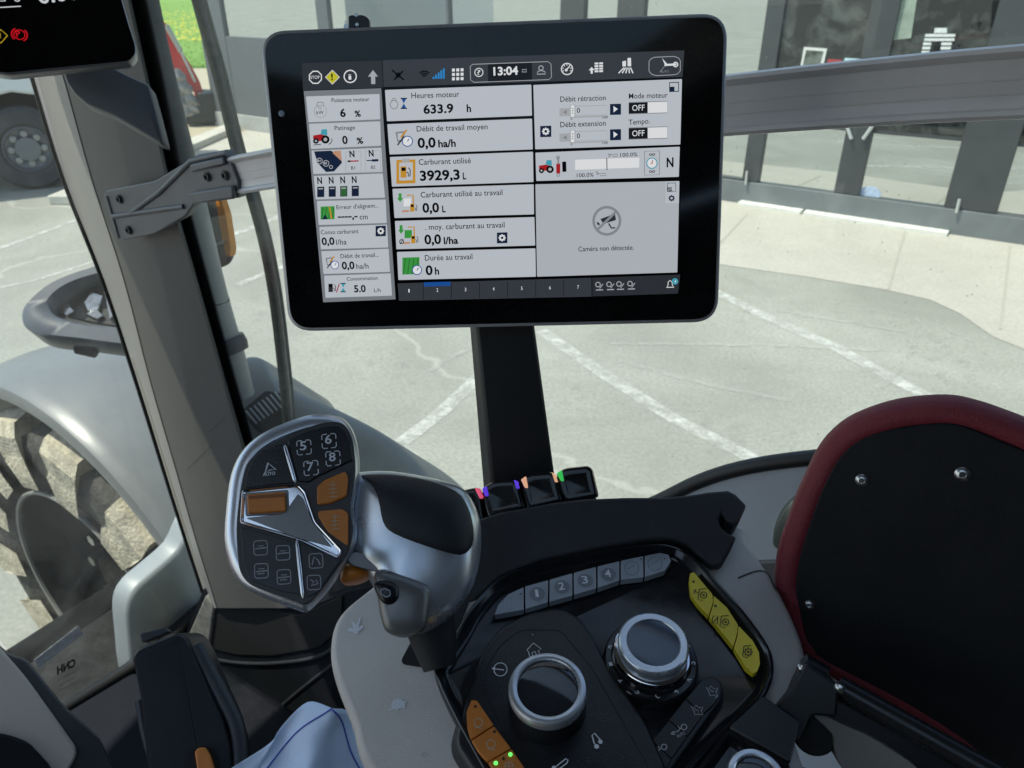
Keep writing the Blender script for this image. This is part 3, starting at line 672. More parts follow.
# three orange buttons
def osym(c, k):
    def f(b, h):
        b.mat(PRINTO); x, y = c
        Kc(b, (x, y), 4.2, h, .9, 12); Kl(b, [(x - 4, y + 4), (x + 4, y + 6)], h, .9)
        if k == 2: Kl(b, [(x - 4, y), (x + 4, y)], h, .9); Kl(b, [(x, y - 4), (x, y + 4)], h, .9)
        Kd(b.mat(PRINTK), ((475.4, 706.4), (494.4, 731.6), (503.4, 758.6))[k], 1.4, h)
        if k == 2:
            for d in ((495.8, 763), (510.4, 754.4)): Kd(b.mat(mat("green_led", (.05, .5, .05), .3, emis=(.1, .9, .12), es=1.3)), d, 1.8, h + .0002)
    return f
os_ = [[(466.6, 712), (471.6, 700), (477, 700.6), (493.4, 724.8), (471, 739.2), (467.4, 728)],
       [(471.8, 740.4), (494.2, 726), (511, 748), (487.4, 761.4), (478, 751)],
       [(488.2, 762.4), (511.8, 749), (526, 770), (540, 800), (520, 806)]]
for k, (p, c) in enumerate(zip(os_, [(478.4, 722.6), (491, 744), (509, 766)])): button(p, KB, -.0035 + .005, .0032, ORANGE, osym(c, k))
# four black buttons lower right, on a black strip
st = [(650, 742), (700, 679), (712, 675.6), (722, 681), (723.4, 694), (716, 706), (676, 762), (650, 800), (640, 780)]
MB().slab(K, rnd(ccw(K.P(st, HF + .003)), .004), HF - .001, HF + .003).build("button_strip", BLKSATIN, con, bevel=.0008)
bs = [[(686, 698), (701, 680.6), (711.6, 677.4), (720, 682), (721.4, 693.4), (714, 704.4), (703.4, 714)], [(669, 719), (685.4, 699), (702.8, 714.8), (688, 735.8)], [(652.6, 741), (668.4, 720), (687.4, 736.6), (672, 758)], [(645, 760), (652, 742), (671.4, 759), (655, 784), (640, 780)]]
def gl(c, k):
    def f(b, h):
        b.mat(PRINTG); x, y = c
        if k < 2:
            Kl(b, [(x - 6, y - 4), (x - 3, y - 2), (x - 1, y - 5), (x + 2, y - 2), (x + 6, y - 3), (x + 4, y + 1), (x + 6, y + 5), (x + 1, y + 4), (x - 2, y + 5), (x - 3, y + 1)], h, .7, True); Kl(b, [(x - 2, y - 1), (x + 2, y + 1)], h, .8)
            if k == 0: Kl(b, [(x + 3, y + 7), (x + 6, y + 5)], h, .8)
        else:
            Kl(b, [(x - 9, y + 4), (x - 2, y + 1), (x + 1, y - 2)], h, .9); Kl(b, [(x - 9, y + 4), (x - 6, y + 1)], h, .9); Kl(b, [(x - 9, y + 4), (x - 5, y + 4.6)], h, .9); Kc(b, (x + 4, y - 3), 2.8, h, .9, 12); Kl(b, [(x - 2, y - 4), (x, y - 1)], h, .8)
            if k == 2: b.text(K, "AUTO", (x - 2, y + 7), (x + 6, y + 3), 3, h)
    return f
for k, (p, c) in enumerate(zip(bs, [(712, 691), (697, 710), (680, 730), (660, 750)])): button(p, KB, HF + .002, .0022, BLKSATIN, gl(c, k), PRINTG, bev=.0005)
# print round the first knob
b = MB().mat(PRINTW)
Kl(b, [(527, 650), (533.4, 643), (541.2, 649), (538, 651), (540, 654), (536.6, 655), (535, 651.6), (532, 652.4), (533, 656), (529.6, 656.4), (528.6, 652)], HI + .0003, .8, True)
b.build("printed_symbol", None, con, smooth=False)
b = MB().mat(PRINTW)
Kc(b, (500.4, 669.4), 6.6, HI + .0003, .8); Kl(b, [(492.4, 668.4), (504, 670)], HI + .0003, 1); b.flat(K, K.P([(491.4, 668.2), (495, 666.6), (495, 670.6)], HI + .0003), HI + .0003)
b.build("printed_symbol", None, con, smooth=False)
b = MB().mat(PRINTW)
Kl(b, [(594.4, 744), (592, 735.4), (594.6, 733.2), (601.4, 741.2)], HI + .0003, 1.1); Kd(b, (596.6, 746.4), 2.2, HI + .0003); Kd(b, (600.4, 741.6), 2, HI + .0003)
b.build("printed_symbol", None, con, smooth=False)
b = MB().mat(PRINTW)
Kl(b, [(555.4, 767), (566, 758.6), (568, 760), (567, 763), (559, 769)], HI + .0003, 1, True); Kd(b, (554, 768), 2, HI + .0003)
b.build("printed_symbol", None, con, smooth=False)
b = MB().mat(PRINTW)
Kd(b, (532.6, 634.6), .7, HI + .0003)
b.build("printed_symbol", None, con, smooth=False)

def knob(cpx, rpx, hgt, base_r, pl, h0, prof_ring, inner, parent, glass=KNOBGL, prints=None, face=SILVER):
    """smoked cap in a metal ring on a black barrel"""
    top = h0 + hgt
    c = pl.uv(cpx[0], cpx[1], top); e = pl.uv(cpx[0] + rpx, cpx[1], top); r = (Vector(e) - Vector(c)).length
    br = base_r * r
    body = MB().lathe(pl, c, [(br * 1.02, h0 - .006), (br * 1.02, h0 + .0015), (br, h0 + .003), (br * .985, top - hgt * .45), (r * 1.0, top - hgt * .36), (r * .99, top - hgt * .3), (r * .9, top - hgt * .3)], 64).build("rotary_knob", BLKGLOSS, parent)
    MB().lathe(pl, c, [(r * .99, top - hgt * .31), (r * 1.0, top - .0045), (r * .995, top - .002), (r * .96, top - .0005), (r * .90, top), (r * (inner + .05), top), (r * inner, top - .0006), (r * (inner - .01), top - .0022)], 72).build("metal_ring", face, body)
    MB().lathe(pl, c, [(r * (inner + .01), top - .0018), (r * inner * .9, top - .0012), (r * inner * .5, top - .0008), (0, top - .0007)], 48).build("glass_cap", glass, body)
    if prints: prints(body, c, r, br)
    return body, c, r
knob((547.6, 686.6), 39.6, .021, .99, K, HI, None, .78, con)
def pr2(body, c, r, br):
    # characters round the skirt of the second knob
    b = MB().mat(PRINTW)
    hz = HF + .0077
    for k, ch in enumerate(["0", "1", "2", "3", "C", "4", "R", "5", "6", "2"]):
        a = -math.pi * .5 + (k - 4) * .47
        rr = br * .93; p = Vector((c[0] + rr * math.cos(a), c[1] + rr * math.sin(a))); t = Vector((-math.sin(a), math.cos(a)))
        b.text(K, ch, tuple(p - t * .0012), tuple(p + t * .0012), .0034, hz + .0004, px=False)
    a = -1.62; p = Vector((c[0] + r * 1.0 * math.cos(a), c[1] + r * math.sin(a))); t = Vector((-math.sin(a), math.cos(a)))
    b.build("scale_print", None, body, smooth=False)
    b = MB()
    for a, w in ((-1.62, .0016),):
        q = [(c[0] + rr * math.cos(a + d), c[1] + rr * math.sin(a + d)) for rr, d in ((r * .99, -.05), (r * 1.06, -.05), (r * 1.06, .05), (r * .99, .05))]
        b.slab(K, q, HF + .0085, HF + .0128)
    b.build("pointer_mark", PRINTW, body, smooth=False)
c2 = (653.6, 641.6)
body2 = None
hgt2 = .0245; top2 = HF + hgt2
c = K.uv(*c2, top2); r = (Vector(K.uv(c2[0] + 35.6, c2[1], top2)) - Vector(c)).length; br = r * 1.34
body2 = MB().lathe(K, c, [(br * 1.03, HF - .003), (br * 1.03, HF + .002), (br * 1.0, HF + .0062), (br * .96, HF + .0075), (br * .86, HF + .0078), (br * .84, HF + .0095), (r * 1.07, HF + .0105), (r * 1.06, HF + .0135), (r * .95, HF + .014)], 72).build("rotary_knob", BLKGLOSS, con)
MB().lathe(K, c, [(r * 1.03, HF + .0125), (r * 1.07, HF + .0138), (r * 1.08, HF + .0152), (r * 1.03, HF + .0158), (r * .98, HF + .016)], 72).build("chrome_line", CHROME, body2)
MB().lathe(K, c, [(r * .98, HF + .0155), (r * 1.0, top2 - .0036), (r * .99, top2 - .0014), (r * .955, top2 - .0004), (r * .93, top2), (r * .76, top2 - .0002), (r * .735, top2 - .0012)], 72).build("metal_ring", SILVER, body2)
MB().lathe(K, c, [(r * .745, top2 - .001), (r * .5, top2 - .0006), (0, top2 - .0005)], 48).build("glass_cap", mat("knob_sky_reflection_glass", (.05, .072, .105), .12, spec=.6, coat=.4, dust=.03), body2)  # blue-grey base colour of the cap stands in for reflected sky
pr2(body2, c, r, br)
# rear compartment with the third knob
comp = rnd(ccw(K.P([(727, 727), (790, 762), (800, 800), (740, 860), (672, 800)], .004)), .004)
b = MB(); b.loft([[K.w(u, v, h) for u, v in (inset(comp, i) if i else comp)] for i, h in ((0, -.02), (0, .0026), (.0008, .004), (.003, .0036), (.004, 0), (.006, -.002))])
b.build("rear_panel", BLKGLOSS, con, ang=45)
knob((757, 776), 29, .022, 1.0, K, -.001, None, .74, con, glass=KNOBGL)
# dark beam across the right-hand corner
bm_ = rnd(ccw(K.P([(752, 706), (762, 696), (800, 722), (790, 764), (728, 728)], .004)), .002)
MB().slab(K, bm_, -.012, .0052).build("cross_beam", STEELK, con, bevel=.0012)

# hooded wall behind the panel
HP = Plane(at(600, 545, .515), (Vector((0, -.62, .78)) + HD * 0), (1, 0, 0))
hump_top = [(478, 519), (500, 512), (527.6, 507), (556, 502), (586, 498.6), (625, 497), (664, 497), (690, 494.6), (708, 491.6), (728, 490), (736, 494), (747, 505), (743, 514), (737.5, 526)]
# notch and lower edge
hp = hump_top + [(726, 520), (722.4, 513), (719, 518), (721, 527), (728, 533), (737, 536.4), (731, 550), (722, 566), (711.5, 567), (700, 556), (688, 545), (676, 540), (664, 538.6), (640, 541), (600, 548), (540, 561), (500, 577), (473, 604), (456, 630), (436, 672), (425, 650), (440, 600), (466, 545)]
fr = HP.P(hp, 0); fr = ccw(fr)
back = Vector((.10, .55, -.82)) * .05
b = MB(); b.hull([HP.w(u, v, 0) + back for u, v in fr], [HP.w(u, v, 0) for u, v in fr])
b.build("hood", BLKGRAIN, con, bevel=.0035, seg=3)

# ================================================================== PADDLE LEVERS
def led(name, r, g, b_): return mat(name, srgb(r, g, b_), .4, emis=srgb(r, g, b_), es=.45)
lev = [([(457, 492), (466, 489), (477, 487), (480, 494), (484, 522), (462, 530)], [((474.6, 488.2), (478.4, 488), (482.2, 497.4), (480, 499))], "led_pink", (230, 90, 120), "leftmost of the black paddle levers, half behind the joystick, with a pink light edge"),
       ([(481.6, 489), (485, 485.6), (493, 481), (515, 479.2), (518.6, 484), (525, 509), (488, 518), (484, 505)], [((482, 488.5), (486.6, 486), (488.6, 496), (485, 496.5)), ((513.6, 479.6), (517, 481), (519.4, 488.4), (516.6, 489))], "led_violet", (95, 60, 225), "black paddle lever with violet light edges beside the post foot"),
       ([(520.6, 480), (524, 476.6), (531, 473.4), (551, 471.4), (556.4, 476), (562.4, 502), (527.6, 510), (524, 500)], [((520.8, 479.6), (526, 476), (528, 488), (524.8, 488)), ((551.6, 471.8), (555.4, 474.6), (557.8, 482), (555, 482.4))], "led_peach", (238, 178, 140), "black paddle lever with peach coloured light edges in front of the monitor post"),
       ([(556.2, 474), (560, 470.4), (566, 467.6), (588, 465.4), (592.6, 469), (598.6, 497), (565, 503), (560, 492)], [((556.6, 473.4), (561.8, 469.8), (564, 481), (561, 481.4))], "led_green", (55, 200, 85), "rightmost of the black paddle levers with a green light edge")]
for k, (px, strips, ln, lc, lb) in enumerate(lev):
    LP = Plane(at(528, 490, .568 + .003 * k), (-.15, -.75, .6), (1, 0, 0))
    root = thing("paddle_lever", LP.pw(px[0][0] + 15, 512, -.02), lb, "lever", "paddle levers behind the armrest hood")
    poly = rnd(ccw(LP.P(px)), .003)
    b = MB(); b.loft([[LP.w(u, v, h) for u, v in (inset(poly, i) if i else poly)] for i, h in ((.002, -.016), (0, -.013), (0, -.003), (.0008, -.0008), (.003, .0), (.0055, -.0006))])
    b.build("body", mat("lever_gloss_black", (.010, .010, .011), .16, dust=.02), root, ang=50)
    for s in strips: MB().slab(LP, rnd(ccw(LP.P(s, .001)), .001), -.006, .0012).build("light_strip", led(ln, *lc), root, bevel=.0004)

LB_ = Plane(at(528, 490, .585), (-.15, -.75, .6), (1, 0, 0))
MB().slab(LB_, rnd(ccw(LB_.P([(462, 506), (482, 492), (520, 484), (556, 479), (588, 475), (596, 500), (600, 530), (470, 540)])), .003), -.02, 0).build("lever_bed", BLKMATT, con, bevel=.002)
# ================================================================== JOYSTICK
J = Plane(at(300, 510, .43), (.10, -.62, .70), (1, 0, .05))
joy = thing("joystick", J.pw(410, 640, -.05), "silver and black multifunction joystick with numbered keys and orange switches", "joystick")
head = [(303, 413), (322, 411), (338, 413), (348, 421), (354, 432), (357.5, 447), (358.8, 465), (357, 485), (354.5, 500), (354, 510), (357, 528), (355, 545), (347, 560), (332, 583), (318, 600), (305.5, 611), (293, 608.6), (262, 597), (243, 587), (231.6, 574), (225.6, 559), (221.6, 538), (223, 509), (228, 473), (241, 447), (265, 428)]
hp_ = ccw(cr(J.P(head), 4))
b = MB(); b.loft([[J.w(u, v, h) for u, v in (inset(hp_, i) if i else hp_)] for i, h in ((.02, -.022), (.008, -.018), (.001, -.011), (0, -.007), (.0010, -.0032), (.003, -.0008), (.006, .0008), (.0085, .0014), (.0098, .0012), (.0102, -.0005))])
b.build("head_shell", SILVER, joy, ang=60)
face = [(304, 430), (322, 424), (337, 422.6), (346, 427), (352, 438), (354.4, 452), (355.4, 470), (353, 489), (350.6, 503), (351, 515), (353, 530), (350, 547), (341, 563), (318, 594), (305, 604.6), (294, 601), (268, 592), (250, 584), (241, 572), (238.4, 556), (237, 530), (239, 505), (243, 480), (250, 461), (272, 444)]
fp = ccw(cr(J.P(face), 4))
MB().slab(J, fp, -.004, .0020).build("face_plate", mat("joystick_face_grey", (.055, .052, .052), .45, bump=.15, bscale=900), joy, bevel=.0005)
HK = .0020
def jkey(px, m, h, sym=None, name="key", r=.0012, sm=PRINTW):
    pts = rnd(ccw(J.P(px, HK + h)), r, 3)
    o = MB().slab(J, pts, HK - .001, HK + h).build(name, m, joy, bevel=.0008)
    if sym:
        b = MB().mat(sm); sym(b, HK + h + .0002); b.build("symbol", None, o, smooth=False)
    return o
UJ = (Vector(J.uv(301, 510)) - Vector(J.uv(300, 510))).length
def Jl(b, pts, h, w=.8, closed=False): b.stroke(J, J.P(pts, h), w * UJ, h, closed)
def brk(b, c, r, h):      # rounded square of four corner strokes
    x, y = c; t = -.1
    for sx in (-1, 1):
        for sy in (-1, 1):
            p = [(x + sx * r * .25, y + sy * r), (x + sx * r * .8, y + sy * r), (x + sx * r, y + sy * r * .8), (x + sx * r, y + sy * r * .25)]
            Jl(b, [(a + (bb - y) * t * -1 * .6, bb + (a - x) * t) for a, bb in p], h, .9)
def s_auto(b, h):
    Jl(b, [(267.6, 462.6), (276, 469.6), (270, 469.8), (264.6, 474)], h, 1, True); Jl(b, [(268.4, 463), (264.8, 473.8)], h, 1)
    b.text(J, "AUTO", (264, 477.6), (276.4, 476), 3.2, h)
jkey([(244.6, 488), (247, 473), (252.6, 461), (262, 451.5), (284, 442.5), (296.4, 482)], BLKSATIN, .0012, s_auto)
def s_num(b, h):
    for s, x, y in (("5", 304, 447.4), ("6", 329, 441), ("7", 311, 468), ("8", 333, 458.4)):
        brk(b, (x, y), 7, h); b.text(J, s, (x - 3.2, y + 4.4), (x + 3.4, y + 3.8), 8.6, h)
jkey([(287, 440.6), (309, 430), (324, 426), (338, 424.6), (346, 430), (351, 442), (353, 460), (316, 477.6), (309, 482.6), (297.8, 481.6)], BLKSATIN, .0012, s_num)
def s_tr(c):
    def f(b, h):
        x, y = c; Jl(b, [(x, y - 7), (x, y + 6)], h, 1); Jl(b, [(x - 4, y - 4), (x + 4, y - 4.4)], h, 1); Jl(b, [(x - 4, y + 4), (x + 4, y + 3.6)], h, 1); Jl(b, [(x - 4, y), (x + 4, y - .4)], h, .8); Jl(b, [(x - 3, y + 8), (x + 4, y + 7.6)], h, 1)
    return f
jkey([(317, 486.5), (325, 479.6), (345.4, 471), (348, 477.6), (346.4, 496), (330, 503.4), (317, 504.6)], ORANGE, .0022, s_tr((333, 489)), name="orange_key", r=.0016, sm=PRINTO)
jkey([(318, 511), (342, 509), (348, 513), (348, 546), (327.6, 531.5), (318.4, 517)], ORANGE, .0022, s_tr((335, 521)), name="orange_key", r=.0016, sm=PRINTO)
JJ = J; J = JJ.off(.0016)
# chrome surround and scoop of the rocker
sc_ = [(242, 490), (298, 484), (306, 492), (316, 522), (343, 551), (339, 560), (299, 541), (240, 524)]
b = MB(); sp = rnd(ccw(J.P(sc_, .001)), .002)
b.loft([[J.w(u, v, h) for u, v in (inset(sp, i) if i else sp)] for i, h in ((0, -.001), (0, .0018), (.0006, .0024), (.0014, .0020), (.002, .0012))]); b.build("chrome_surround", CHROME, joy, ang=50)
b = MB().slab(J, rnd(ccw(J.P([(246, 518), (284, 514), (298, 494), (303, 498), (312, 521), (332, 547), (298, 538)], .002)), .001), .0008, .0026); b.build("scoop", SILVER_SHADED, joy, bevel=.0008)
b = MB(); rk = rnd(ccw(J.P([(247.6, 495), (285, 492.4), (285.6, 511.6), (248.4, 513.6)], .004)), .0008)
MB().slab(J, rnd(ccw(J.P([(244.6, 493), (288, 489.6), (289, 514), (245.4, 516)], .0022)), .001), .0005, .0025).build("rocker_bay", SILVER_SHADED, joy, bevel=.0004)
b.slab(J, rk, .001, .0058); b.build("rocker_switch", ORANGE, joy, bevel=.0016, seg=3)
MB().slab(J, J.P([(248.4, 496), (284.4, 493.4), (284.6, 496.6), (248.6, 499)], .006), .0058, .0062).build("rocker_ridge", mat("orange_shade", (.30, .09, .014), .45), joy)
J = JJ
def s_impl(b, h):
    for k, (x, y) in enumerate(((260.6, 548), (283, 553), (261.4, 571), (284, 577))):
        Jl(b, rnd([(x - 7, y - 7), (x + 6.4, y - 7.6), (x + 7, y + 6.6), (x - 6.6, y + 7.4)], 3, 3), h, .8, True)
        Jl(b, [(x - 5.6, y + .8), (x + 5.8, y - .4)], h, 1); Jl(b, [(x - 3, y - 2), (x + 3, y - 2.4)], h, .7)
        if k > 1: Jl(b, [(x - 4, y + 3), (x + 3, y + 2.4)], h, .8)
jkey([(240.6, 527), (296, 542.6), (300.6, 595), (278, 590.4), (249.5, 579.6), (243, 562)], BLKSATIN, .0012, s_impl, sm=PRINTG)
def s_arm(b, h):
    for k, (x, y) in enumerate(((316, 561), (314, 582.6))):
        Jl(b, rnd([(x - 7, y - 7), (x + 6.4, y - 7.6), (x + 7, y + 6.6), (x - 6.6, y + 7.4)], 3, 3), h, .8, True)
        Jl(b, [(x - 4, y + 4), (x - 2, y - 4), (x + 2, y - 1), (x + 4, y + 4)] if k == 0 else [(x - 4, y - 3), (x, y - 1), (x - 3, y + 3), (x + 4, y + 1), (x + 2, y - 3)], h, 1)
jkey([(300, 543.6), (337, 556.6), (340, 561), (317, 592.6), (305.4, 598)], BLKSATIN, .0012, s_arm, sm=PRINTG)
for p, q in (((284.6, 445), (295.4, 482.6)), ((296.8, 540), (303, 598))):
    pts = [J.pw(p[0] + (q[0] - p[0]) * t, p[1] + (q[1] - p[1]) * t, .0034) for t in (0, .08, .5, .92, 1)]
    MB().tube(pts, [.0004, .0011, .0013, .0011, .0004], 10).build("chrome_divider", CHROME, joy)
# palm grip behind the head
G_ = Plane(at(420, 540, .455), (.12, -.66, .72), (1, 0, 0))
grip = [(352, 478), (362, 473.4), (391, 472.6), (426, 478), (452, 485), (466, 493), (474, 505), (480, 522), (481, 545), (478, 570), (470, 592), (456, 612), (438, 626), (418, 634.6), (400, 635.6), (388, 631), (381, 618), (377, 596), (368, 578), (352, 562), (345, 540), (346, 505)]
gp = ccw(cr(G_.P(grip), 3)); gc = cen(gp)
Rg = [((u - gc[0]), (v - gc[1])) for u, v in gp]
def hgrip(u, v):
    x, y = u - gc[0], v - gc[1]; a = math.atan2(y, x); rr = math.hypot(x, y)
    best = None
    for i in range(len(Rg)):
        (x1, y1), (x2, y2) = Rg[i - 1], Rg[i]
        d = x2 - x1, y2 - y1; den = math.cos(a) * d[1] - math.sin(a) * d[0]
        if abs(den) < 1e-12: continue
        t = (x1 * d[1] - y1 * d[0]) / den; k = (math.cos(a) * y1 - math.sin(a) * x1) / den if False else None
        s_ = ((math.cos(a) * t - x1) * d[0] + (math.sin(a) * t - y1) * d[1]) / (d[0] ** 2 + d[1] ** 2)
        if t > 0 and -1e-6 <= s_ <= 1 + 1e-6: best = t if best is None else max(best, t)
    s = min(rr / best, 1) if best else 0
    return .024 * (1 - s ** 2.6) ** (1 / 2.6) if s < 1 else 0
b = MB(); b.puff(G_, gp, 0, .024, rings=14, back=.018, e=2.6); b.build("grip_body", SILVER, joy, ang=60)
capx = [(361, 474), (391.5, 473.2), (426, 478.6), (456, 490.6), (468, 506), (473.4, 526), (473, 543), (466, 553), (454.5, 555), (426, 547.4), (394, 534.8), (383.4, 523), (378.6, 500), (371.5, 484)]
cp = ccw(cr(G_.P(capx, .018), 3)); cc = cen(cp)
b = MB(); rings = []
for s, dh_ in ((1.0, -.004), (1.0, .0006), (.985, .0014), (.94, .002), (.85, .0025), (.7, .003), (.5, .0033), (.25, .0035)):
    rings.append([G_.w(cc[0] + (u - cc[0]) * s, cc[1] + (v - cc[1]) * s, hgrip(cc[0] + (u - cc[0]) * s, cc[1] + (v - cc[1]) * s) + dh_) for u, v in cp])
b.loft(rings); b.build("palm_rest", mat("soft_black_rubber", (.016, .017, .02), .5, bump=.2, bscale=1100, dust=.03), joy, ang=50)
b = MB(); sl = [(x, y) for x, y in ((458, 488), (468, 498), (474.6, 512), (480, 538), (473.6, 539), (470, 515), (462, 500))]
# lower nose of the grip with thumb button and trigger
nose = [(374, 574), (384, 570), (404, 574), (424, 582), (431, 590), (430, 608), (424, 630), (404, 637), (388, 633), (381.6, 622), (377.4, 600)]
npoly = ccw(cr(G_.P(nose, .02), 3))
b = MB(); b.puff(G_, npoly, .017, .010, rings=8, back=.035, e=3); b.build("thumb_nose", SILVER_SHADED, joy, ang=60)
ell = ccw(G_.P([(374, 586), (380, 580.6), (392, 581.6), (398.6, 588), (399, 598), (392, 604.6), (382, 602)], .027)); ell = cr(ell, 4)
o = MB(); o.puff(G_, ell, .0262, .0035, rings=5, back=.004); tb = o.build("thumb_button", BLKSATIN, joy)
b = MB().mat(PRINTG); b.stroke(G_, G_.P([(380.6, 590), (385, 588.4), (390, 591), (390, 595.6), (386, 597), (381, 594)], .0302), .0006, .0302, True); b.build("symbol", None, tb, smooth=False)
br_ = [(355, 551), (372, 556), (400, 565), (424, 578), (428, 590), (420, 584), (398, 575), (376, 572), (352, 566), (346, 558)]
b = MB(); b.slab(G_, rnd(ccw(G_.P(br_, .016)), .003), .0, .018); b.build("lower_shroud", SILVER_SHADED, joy, bevel=.003, seg=3)
tg = [(342, 566), (352, 563), (366, 568), (370, 574), (362, 580), (350, 583), (340, 581)]
b = MB(); b.puff(G_, ccw(cr(G_.P(tg, .012), 3)), .006, .010, rings=6, back=.012); b.build("finger_trigger", ORANGE, joy)
foot = [G_.pw(x, y, -.015) for x, y in ((424, 600), (434, 640), (440, 668))]
MB().tube(foot, [.017, .014, .010], 20).build("stem", BLKMATT, joy)

# ================================================================== FOLDED ARMREST PAD
PD = Plane(at(812, 655, .50), (-.45, -.86, .30), HD)
pad = thing("armrest_pad", PD.pw(870, 690, -.02), "folded up armrest pad with black underside board and dark red padded rim", "armrest")
board_px = [(795.5, 593), (799.6, 557.5), (812, 516), (826, 480), (842.6, 453.5), (864.8, 437), (895, 428.5), (934, 423.5), (956, 424), (975.7, 430), (1000.7, 441), (1030, 454), (1075, 486), (1115, 540), (1140, 620), (1150, 720), (1145, 800), (1030, 790), (960, 738), (900, 700), (850, 674), (812, 655), (806, 640), (800, 615)]
rim_px = [(773, 588), (773.4, 570), (777, 548), (784.6, 525), (794.6, 497), (805, 474), (815, 453.5), (827, 437), (846, 421), (871, 409.6), (899, 401.6), (928.6, 398), (956, 398), (981, 403.6), (1006, 412), (1040, 426), (1090, 456), (1140, 520), (1172, 610), (1182, 720), (1176, 820), (1030, 812), (955, 752), (890, 712), (840, 686), (806, 664), (797, 652), (786, 640), (781.6, 622), (779, 600)]
rp = ccw(cr(PD.P(rim_px, -.004), 3)); bp2 = ccw(cr(PD.P(board_px), 3))
b = MB(); b.loft([[PD.w(u, v, h) for u, v in (inset(rp, i) if i else rp)] for i, h in ((.020, -.036), (.008, -.032), (.0015, -.024), (0, -.017), (.0002, -.010), (.0022, -.0042), (.006, .0), (.0105, .0012), (.0145, .0), (.017, -.003))])
b.build("upholstery", REDUPH, pad, ang=60)
MB().slab(PD, bp2, -.006, .0006).build("underside_board", mat("board_black", (.009, .0095, .0115), .6, spec=.3, bump=.1, bscale=900, noise=.2, nscale=12, dust=.02), pad, bevel=.0012)
for x, y, r in ((862, 480, .0040), (962.4, 474, .0044), (809.4, 604, .0032)):
    c = PD.uv(x, y)
    s = MB().lathe(PD, c, [(r, .0006), (r, .0012), (r * .8, .0022), (r * .45, .0026), (r * .42, .0016), (0, .0016)], 24).build("screw", ZINC, pad)
# steel hinge under the pad
HG = Plane(at(800, 690, .432), (-.25, -.72, .62), HD)
hin = pad
p = rnd(ccw(HG.P([(806, 662), (838, 684), (836, 716), (812, 714), (800, 742), (768, 724), (776, 706), (789, 694)])), .002)
MB().slab(HG, p, -.02, .004).build("bracket_plate", STEELK, hin, bevel=.002)
a, c = at(800, 668, .446), at(1010, 784, .41)
MB().tube([a, a.lerp(c, .12)], .0095, 20).build("hinge_barrel", STEELK, hin, bevel=.0008)
a2, c2_ = at(838, 686, .432), at(1015, 786, .39)
MB().tube([a2, c2_], .0065, 16).build("hinge_rod", mat("worn_steel_black", (.03, .031, .033), .3, metal=.5, rvar=.08), hin)
for x, y, d in ((801.6, 668.4, .440), (839, 688, .424)):
    pl = Plane(at(x, y, d), (-.6, -.7, .3), HD)
    MB().lathe(pl, (0, 0), [(.0028, -.002), (.0028, .001), (.0015, .002), (0, .0022)], 16).build("hinge_pin", ZINC, hin)
p = rnd(ccw(HG.P([(800, 720), (838, 700), (880, 724), (1010, 790), (940, 830), (860, 780)], -.012)), .003)
MB().slab(HG, p, -.035, -.012).build("support_arm", STEELK, hin, bevel=.002)
bx = [(812, 714), (822, 714), (842, 724), (880, 742), (925, 778), (890, 800), (845, 772), (834, 748), (832, 734)]
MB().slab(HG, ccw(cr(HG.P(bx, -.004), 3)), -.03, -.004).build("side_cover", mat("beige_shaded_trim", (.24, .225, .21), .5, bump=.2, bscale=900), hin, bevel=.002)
c = HG.uv(817, 738, .0)
MB().lathe(HG, c, [(.0125, -.03), (.0125, -.012), (.011, -.009), (.006, -.0092), (.004, -.0085), (0, -.0085)], 28).build("adjuster_knob", BLKMATT, hin)
# ================================================================== MORE MATERIALS (outdoors, glass)
def nodes(name):
    m = bpy.data.materials.new(name); m.use_nodes = True; nt = m.node_tree; nt.nodes.clear()
    return m, nt, nt.nodes.new, nt.links.new
def ramp(N, L, src, lo, hi, a=0., b=1.):
    r = N("ShaderNodeMapRange"); r.inputs[1].default_value = lo; r.inputs[2].default_value = hi; r.inputs[3].default_value = a; r.inputs[4].default_value = b
    L(src, r.inputs[0]); return r.outputs[0]
def noise(N, L, vec, sc, det=6, rough=.6, dist=0):
    t = N("ShaderNodeTexNoise"); t.inputs["Scale"].default_value = sc; t.inputs["Detail"].default_value = det; t.inputs["Roughness"].default_value = rough; t.inputs["Distortion"].default_value = dist
    if vec: L(vec, t.inputs["Vector"])
    return t.outputs["Fac"]
def mixc(N, L, fac, a, b):
    m = N("ShaderNodeMix"); m.data_type = 'RGBA'
    for k, x in (("A", a), ("B", b)):
        if isinstance(x, tuple): m.inputs[k].default_value = (*x, 1)
        else: L(x, m.inputs[k])
    if isinstance(fac, float): m.inputs["Factor"].default_value = fac
    else: L(fac, m.inputs["Factor"])
    return m.outputs["Result"]
def math_(N, L, op, a, b):
    m = N("ShaderNodeMath"); m.operation = op; m.use_clamp = True
    for i, x in enumerate((a, b)):
        if isinstance(x, (int, float)): m.inputs[i].default_value = x
        else: L(x, m.inputs[i])
    return m.outputs[0]

